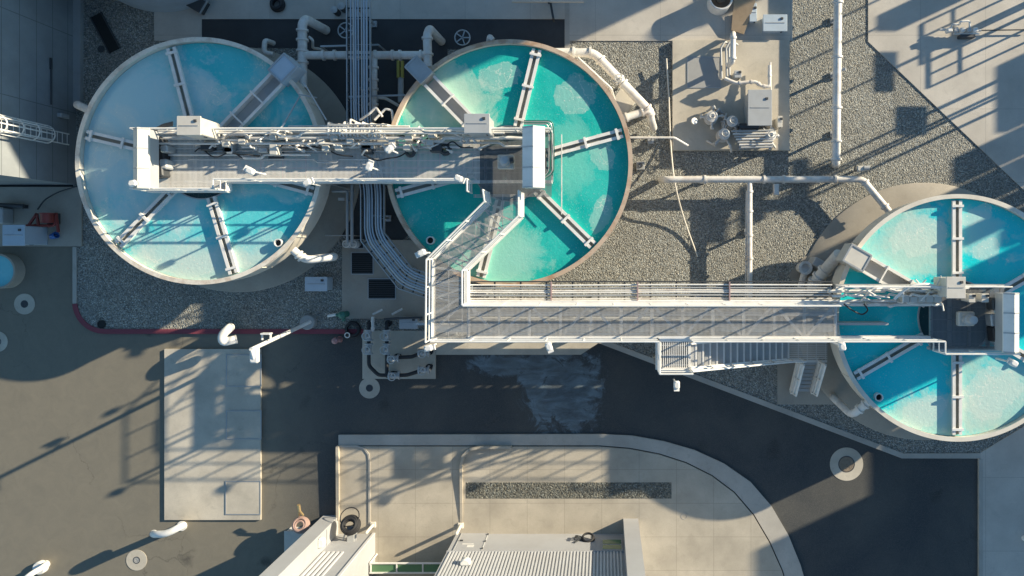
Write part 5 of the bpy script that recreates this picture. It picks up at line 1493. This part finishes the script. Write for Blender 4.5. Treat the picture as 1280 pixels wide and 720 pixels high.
# equipment pad at the upper right
t = pipe('skid_pipe', 'white upright pipe at the upper edge of the equipment pad', 'pipe', [(916.5, 42, .4), (916.5, 44, 1.4), (916, 76, 1.4), (910, 82, .5)], .12, M['pipe'], [(1, .1), (1, .9)])
for i, dx in enumerate((0, 6.5, 10)):
    pipe('skid_pipe', ('slim grey pipe loop on the pad, left of three', 'slim grey pipe loop on the pad, middle of three', 'slim grey pipe loop on the pad, right of three')[i], 'pipe', [(902 + dx, 98, .5), (901 + dx, 60, .6), (906 + dx, 52, .6), (912 + dx, 56, .4)], .05, M['grey'], seg=8)
pipe('skid_pipe', 'white manifold pipe running across the pad below the slim loops', 'pipe', [(906, 98, .9), (920, 104, .9), (944, 102, .9), (952, 108, .9), (962, 108, .9), (962, 82, .8)], .08, M['pipe'], [(1, .2), (1, .8), (2, .5), (3, .3), (4, .5)])
p = g(922, 94, 1.0); flat_box(918, 927, 88, 97, .3, .7, M['grey'], 'small grey box on the pad pipework')
def cluster(c, label, seed, n=7, rad=.5):
    rnd = random.Random(seed); p = g(*c); t = thing('valve_cluster', (p.x, p.y, .3), label, 'valve')
    b = MB(); b.lathe((p.x, p.y, .3), [(.3, 0), (.3, .1), (.2, .15), (.2, .5), (.26, .52), (.26, .6), (.1, .65), (.08, .85), (.001, .85)], 20); b.build('body', M['pipe'], t)
    b = MB(); b.torus((p.x, p.y, 1.2), .16, .02); b.bar((p.x - .15, p.y, 1.2), (p.x + .15, p.y, 1.2), .03, .02); b.build('handwheel', M['steel'], t)
    for k in range(n):
        a = rnd.uniform(0, 6.28); q = Vector((p.x + math.cos(a) * rad, p.y + math.sin(a) * rad, .6))
        b = MB(); b.tube([(p.x, p.y, .6), (q.x, q.y, rnd.uniform(.5, .9)), (q.x + rnd.uniform(-.3, .3), q.y + rnd.uniform(-.3, .3), .35)], .05, 8, .1); b.flange(q, q - Vector((p.x, p.y, .6)), .09, .05); b.build('branch', M['pipe' if k % 2 else 'grey'], t)
cluster((890, 146, .8), 'round valve cluster at the left of the raised pad', 1)
cluster((915, 152, .8), 'valve cluster in the middle of the raised pad', 2, 5, .35)
cluster((905, 168, .8), 'low valve cluster near the bottom edge of the raised pad', 3, 5, .6)
p = g(867, 152, .8); t = thing('gauge', (p.x, p.y, .3), 'round white gauge at the left of the raised pad', 'gauge')
b = MB(); b.cyl((p.x, p.y, .3), (p.x, p.y, .9), .04); b.build('post', M['steel'], t); b = MB(); b.cyl((p.x, p.y, .9), (p.x + .03, p.y, .98), .15, 20); b.build('dial', M['white'], t)
t = thing('pad_frame', g(950, 170), 'grey pipe rack with close bars at the lower edge of the raised pad', 'rack')
for k in range(7):
    b = MB(); b.tube([g(914 + k * 2, 164 + k * 3.4, .9), g(966, 163 + k * 3.4, .9)], .045, 8); b.build('bar', M['pipe' if k % 2 else 'grey'], t)
for x in (925, 962):
    b = MB(); b.bar(g(x, 161, .82), g(x, 187, .82), .06, .06); b.build('cross_bar', M['steel'], t)
    for y in (162, 186):
        q = g(x, y, .8); b = MB(); b.bar((q.x, q.y, .3), q, .06, .06); b.build('leg', M['steel'], t)
flat_box(935, 965, 112, 157, .3, 1.1, M['grey'], 'tall plain grey cabinet on the raised pad')
t = thing('pump_motor', g(935, 158), 'dark blue grey pump motor below the tall cabinet', 'motor')
p = g(936, 158, .8); b = MB(); b.cyl(p - Vector((.45, 0, 0)), p + Vector((.45, 0, 0)), .14, 16); b.build('barrel', M['dark'], t); b = MB(); b.box((p.x, p.y, .5), (.6, .3, .36)); b.build('base', M['grey'], t)
t = pipe('skid_pipe', 'thin white upright pipe along the right edge of the raised pad', 'pipe', [(963, 78, .7), (964, 185, .7)], .04, M['pipe'], [(0, .1), (0, .6)], seg=8)
flat_box(972, 978, 145, 159, .3, .6, M['beige'], 'narrow pale box at the right edge of the raised pad')
cluster((962, 170, .7), 'valve cluster at the lower right corner of the raised pad', 6, 6, .4)
# drum, boards and boxes at the upper edge
p = g(901, -2, .9); t = thing('chemical_drum', (p.x, p.y, .13), 'round white drum with brown residue inside at the upper edge', 'drum')
b = MB(); b.lathe((p.x, p.y, 0), [(.52, .1), (.54, 1.0), (.50, 1.02), (.46, 1.0), (.45, .75)], 40); b.build('shell', M['white'], t)
b = MB(); b.lathe((p.x, p.y, .82), [(.001, .12), (.2, .1), (.22, 0), (.46, 0)], 32); b.build('residue', M['terracotta'], t)
q = [g(920, -30, .75), g(944, -30, .8), g(944, 2, .6), (g(930, 43, .3)), g(914, 38, .3)]
t = thing('plywood_board', g(930, 10), 'weathered brown plywood board leaning at the upper edge of the gravel', 'board')
b = MB(); n = len(q); b.add([(v.x, v.y, v.z) for v in q] + [(v.x, v.y, v.z + .03) for v in q], [tuple(range(n - 1, -1, -1))[::-1], tuple(range(n, 2 * n))[::-1]] + [(i, (i + 1) % n, n + (i + 1) % n, n + i) for i in range(n)]); b.build('board', M['wood'], t)
b = MB(); b.bar(g(926, 0, .1), g(926, 0, .55), .1, .1); b.build('prop', M['wood'], t)
flat_box(954, 984, 18, 39, .1, .5, M['bluebox'], 'flat pale blue box on the gravel above the raised pad')
flat_box(937, 946, 4, 27, .1, .4, M['bluebox'], 'narrow blue grey box beside the plywood board')
# corner of a steel frame at the upper edge
t = thing('gantry_corner', g(690, 10), 'dark folded steel frame at the upper edge above the middle tank', 'frame')
b = MB(); b.bar(g(684, -20, .6), g(692, 25, .6), .1, .5); b.build('leg', M['dark'], t); b = MB(); b.bar(g(640, 1, 1.2), g(730, 1, 1.2), .12, .15); b.build('beam', M['beige'], t)
b = MB(); b.bar(g(686, 4, 1.2), g(686, 4, .1), .08, .08); b.build('post', M['dark'], t)
t = thing('skip_box', g(242, 8), 'dark open crate tilted at the upper edge right of the blue tank', 'crate')
p = g(246, 5, .3); b = MB(); b.rbox((p.x, p.y, .35), (.9, .6, .45), R(-30), .03); b.build('body', M['dark'], t); b = MB(); b.bar(g(250, 17, .5), g(260, 0, .5), .06, .06); b.build('rim', M['steel'], t)
p = g(350, 8); t = thing('tyre_coil', p, 'round black coil at the upper edge left of the conduit bundle', 'hose')
b = MB(); b.torus(p + Z * .25, .26, .1); b.torus(p + Z * .4, .22, .08); b.build('coil', M['black'], t)
t = thing('yellow_post', g(501, 85), 'yellow steel post pair in the shade between the header pipes', 'post')
for dx in (-2, 3):
    b = MB(); b.bar(g(500 + dx, 76, .6), g(500 + dx, 97, .6), .12, .12); b.build('bar', M['yellow'], t)
b = MB(); b.bar(g(501, 86, 0), g(501, 86, .55), .1, .1); b.build('leg', M['yellow'], t)
t = pipe('thin_pipe', 'pale pipe standing in the shade beside the inlet box of the middle tank', 'pipe', [(501, 97, .5), (501, 128, .5)], .13, M['grey'])
t = pipe('thin_pipe', 'yellow brown pipe sloping under the middle tank', 'pipe', [(472, 122, 1.2), (482, 123, 1.2), (498, 132, .8)], .07, M['pipe'])
# assembly on the upper right concrete
p = g(1206, 36); t = thing('valve_skid', p, 'white pipe skid with bent rails on the upper right concrete', 'skid')
b = MB(); b.tube([g(1188, 38, .4), g(1190, 30, .5), g(1200, 31, .5), g(1200, 27, .8), (g(1212, 26, .8)), g(1212, 38, .5)], .045, 8, .1); b.build('bent_rail', M['white'], t)
b = MB(); b.tube([g(1175, 37, .4), g(1226, 38, .4)], .06, 8); b.tube([g(1192, 42, .4), g(1224, 42, .4)], .05, 8); b.build('manifold', M['pipe'], t)
for k in range(5):
    q = g(1186 + k * 8, 38, .5); b = MB(); b.rbox(q, (.22, .2, .3), .2, .03); b.build('valve_body', M['grey' if k % 2 else 'white'], t)
b = MB(); b.rbox(g(1208, 46, .3), (.7, .16, .3), 0, .03); b.build('tray', M['dark'], t)
t = pipe('thin_pipe', 'thin dark line along the upper right concrete', 'pipe', [(1222, 38, .3), (1290, 37, .3)], .03, M['dark'], seg=8)
p = g(1278, 671); t = thing('gooseneck_stub', p, 'small white capped stub at the right edge of the concrete', 'stub')
b = MB(); b.lathe((p.x, p.y, 0), [(.12, .1), (.12, .5), (.06, .58), (.001, .6)], 18); b.build('cap', M['white'], t)
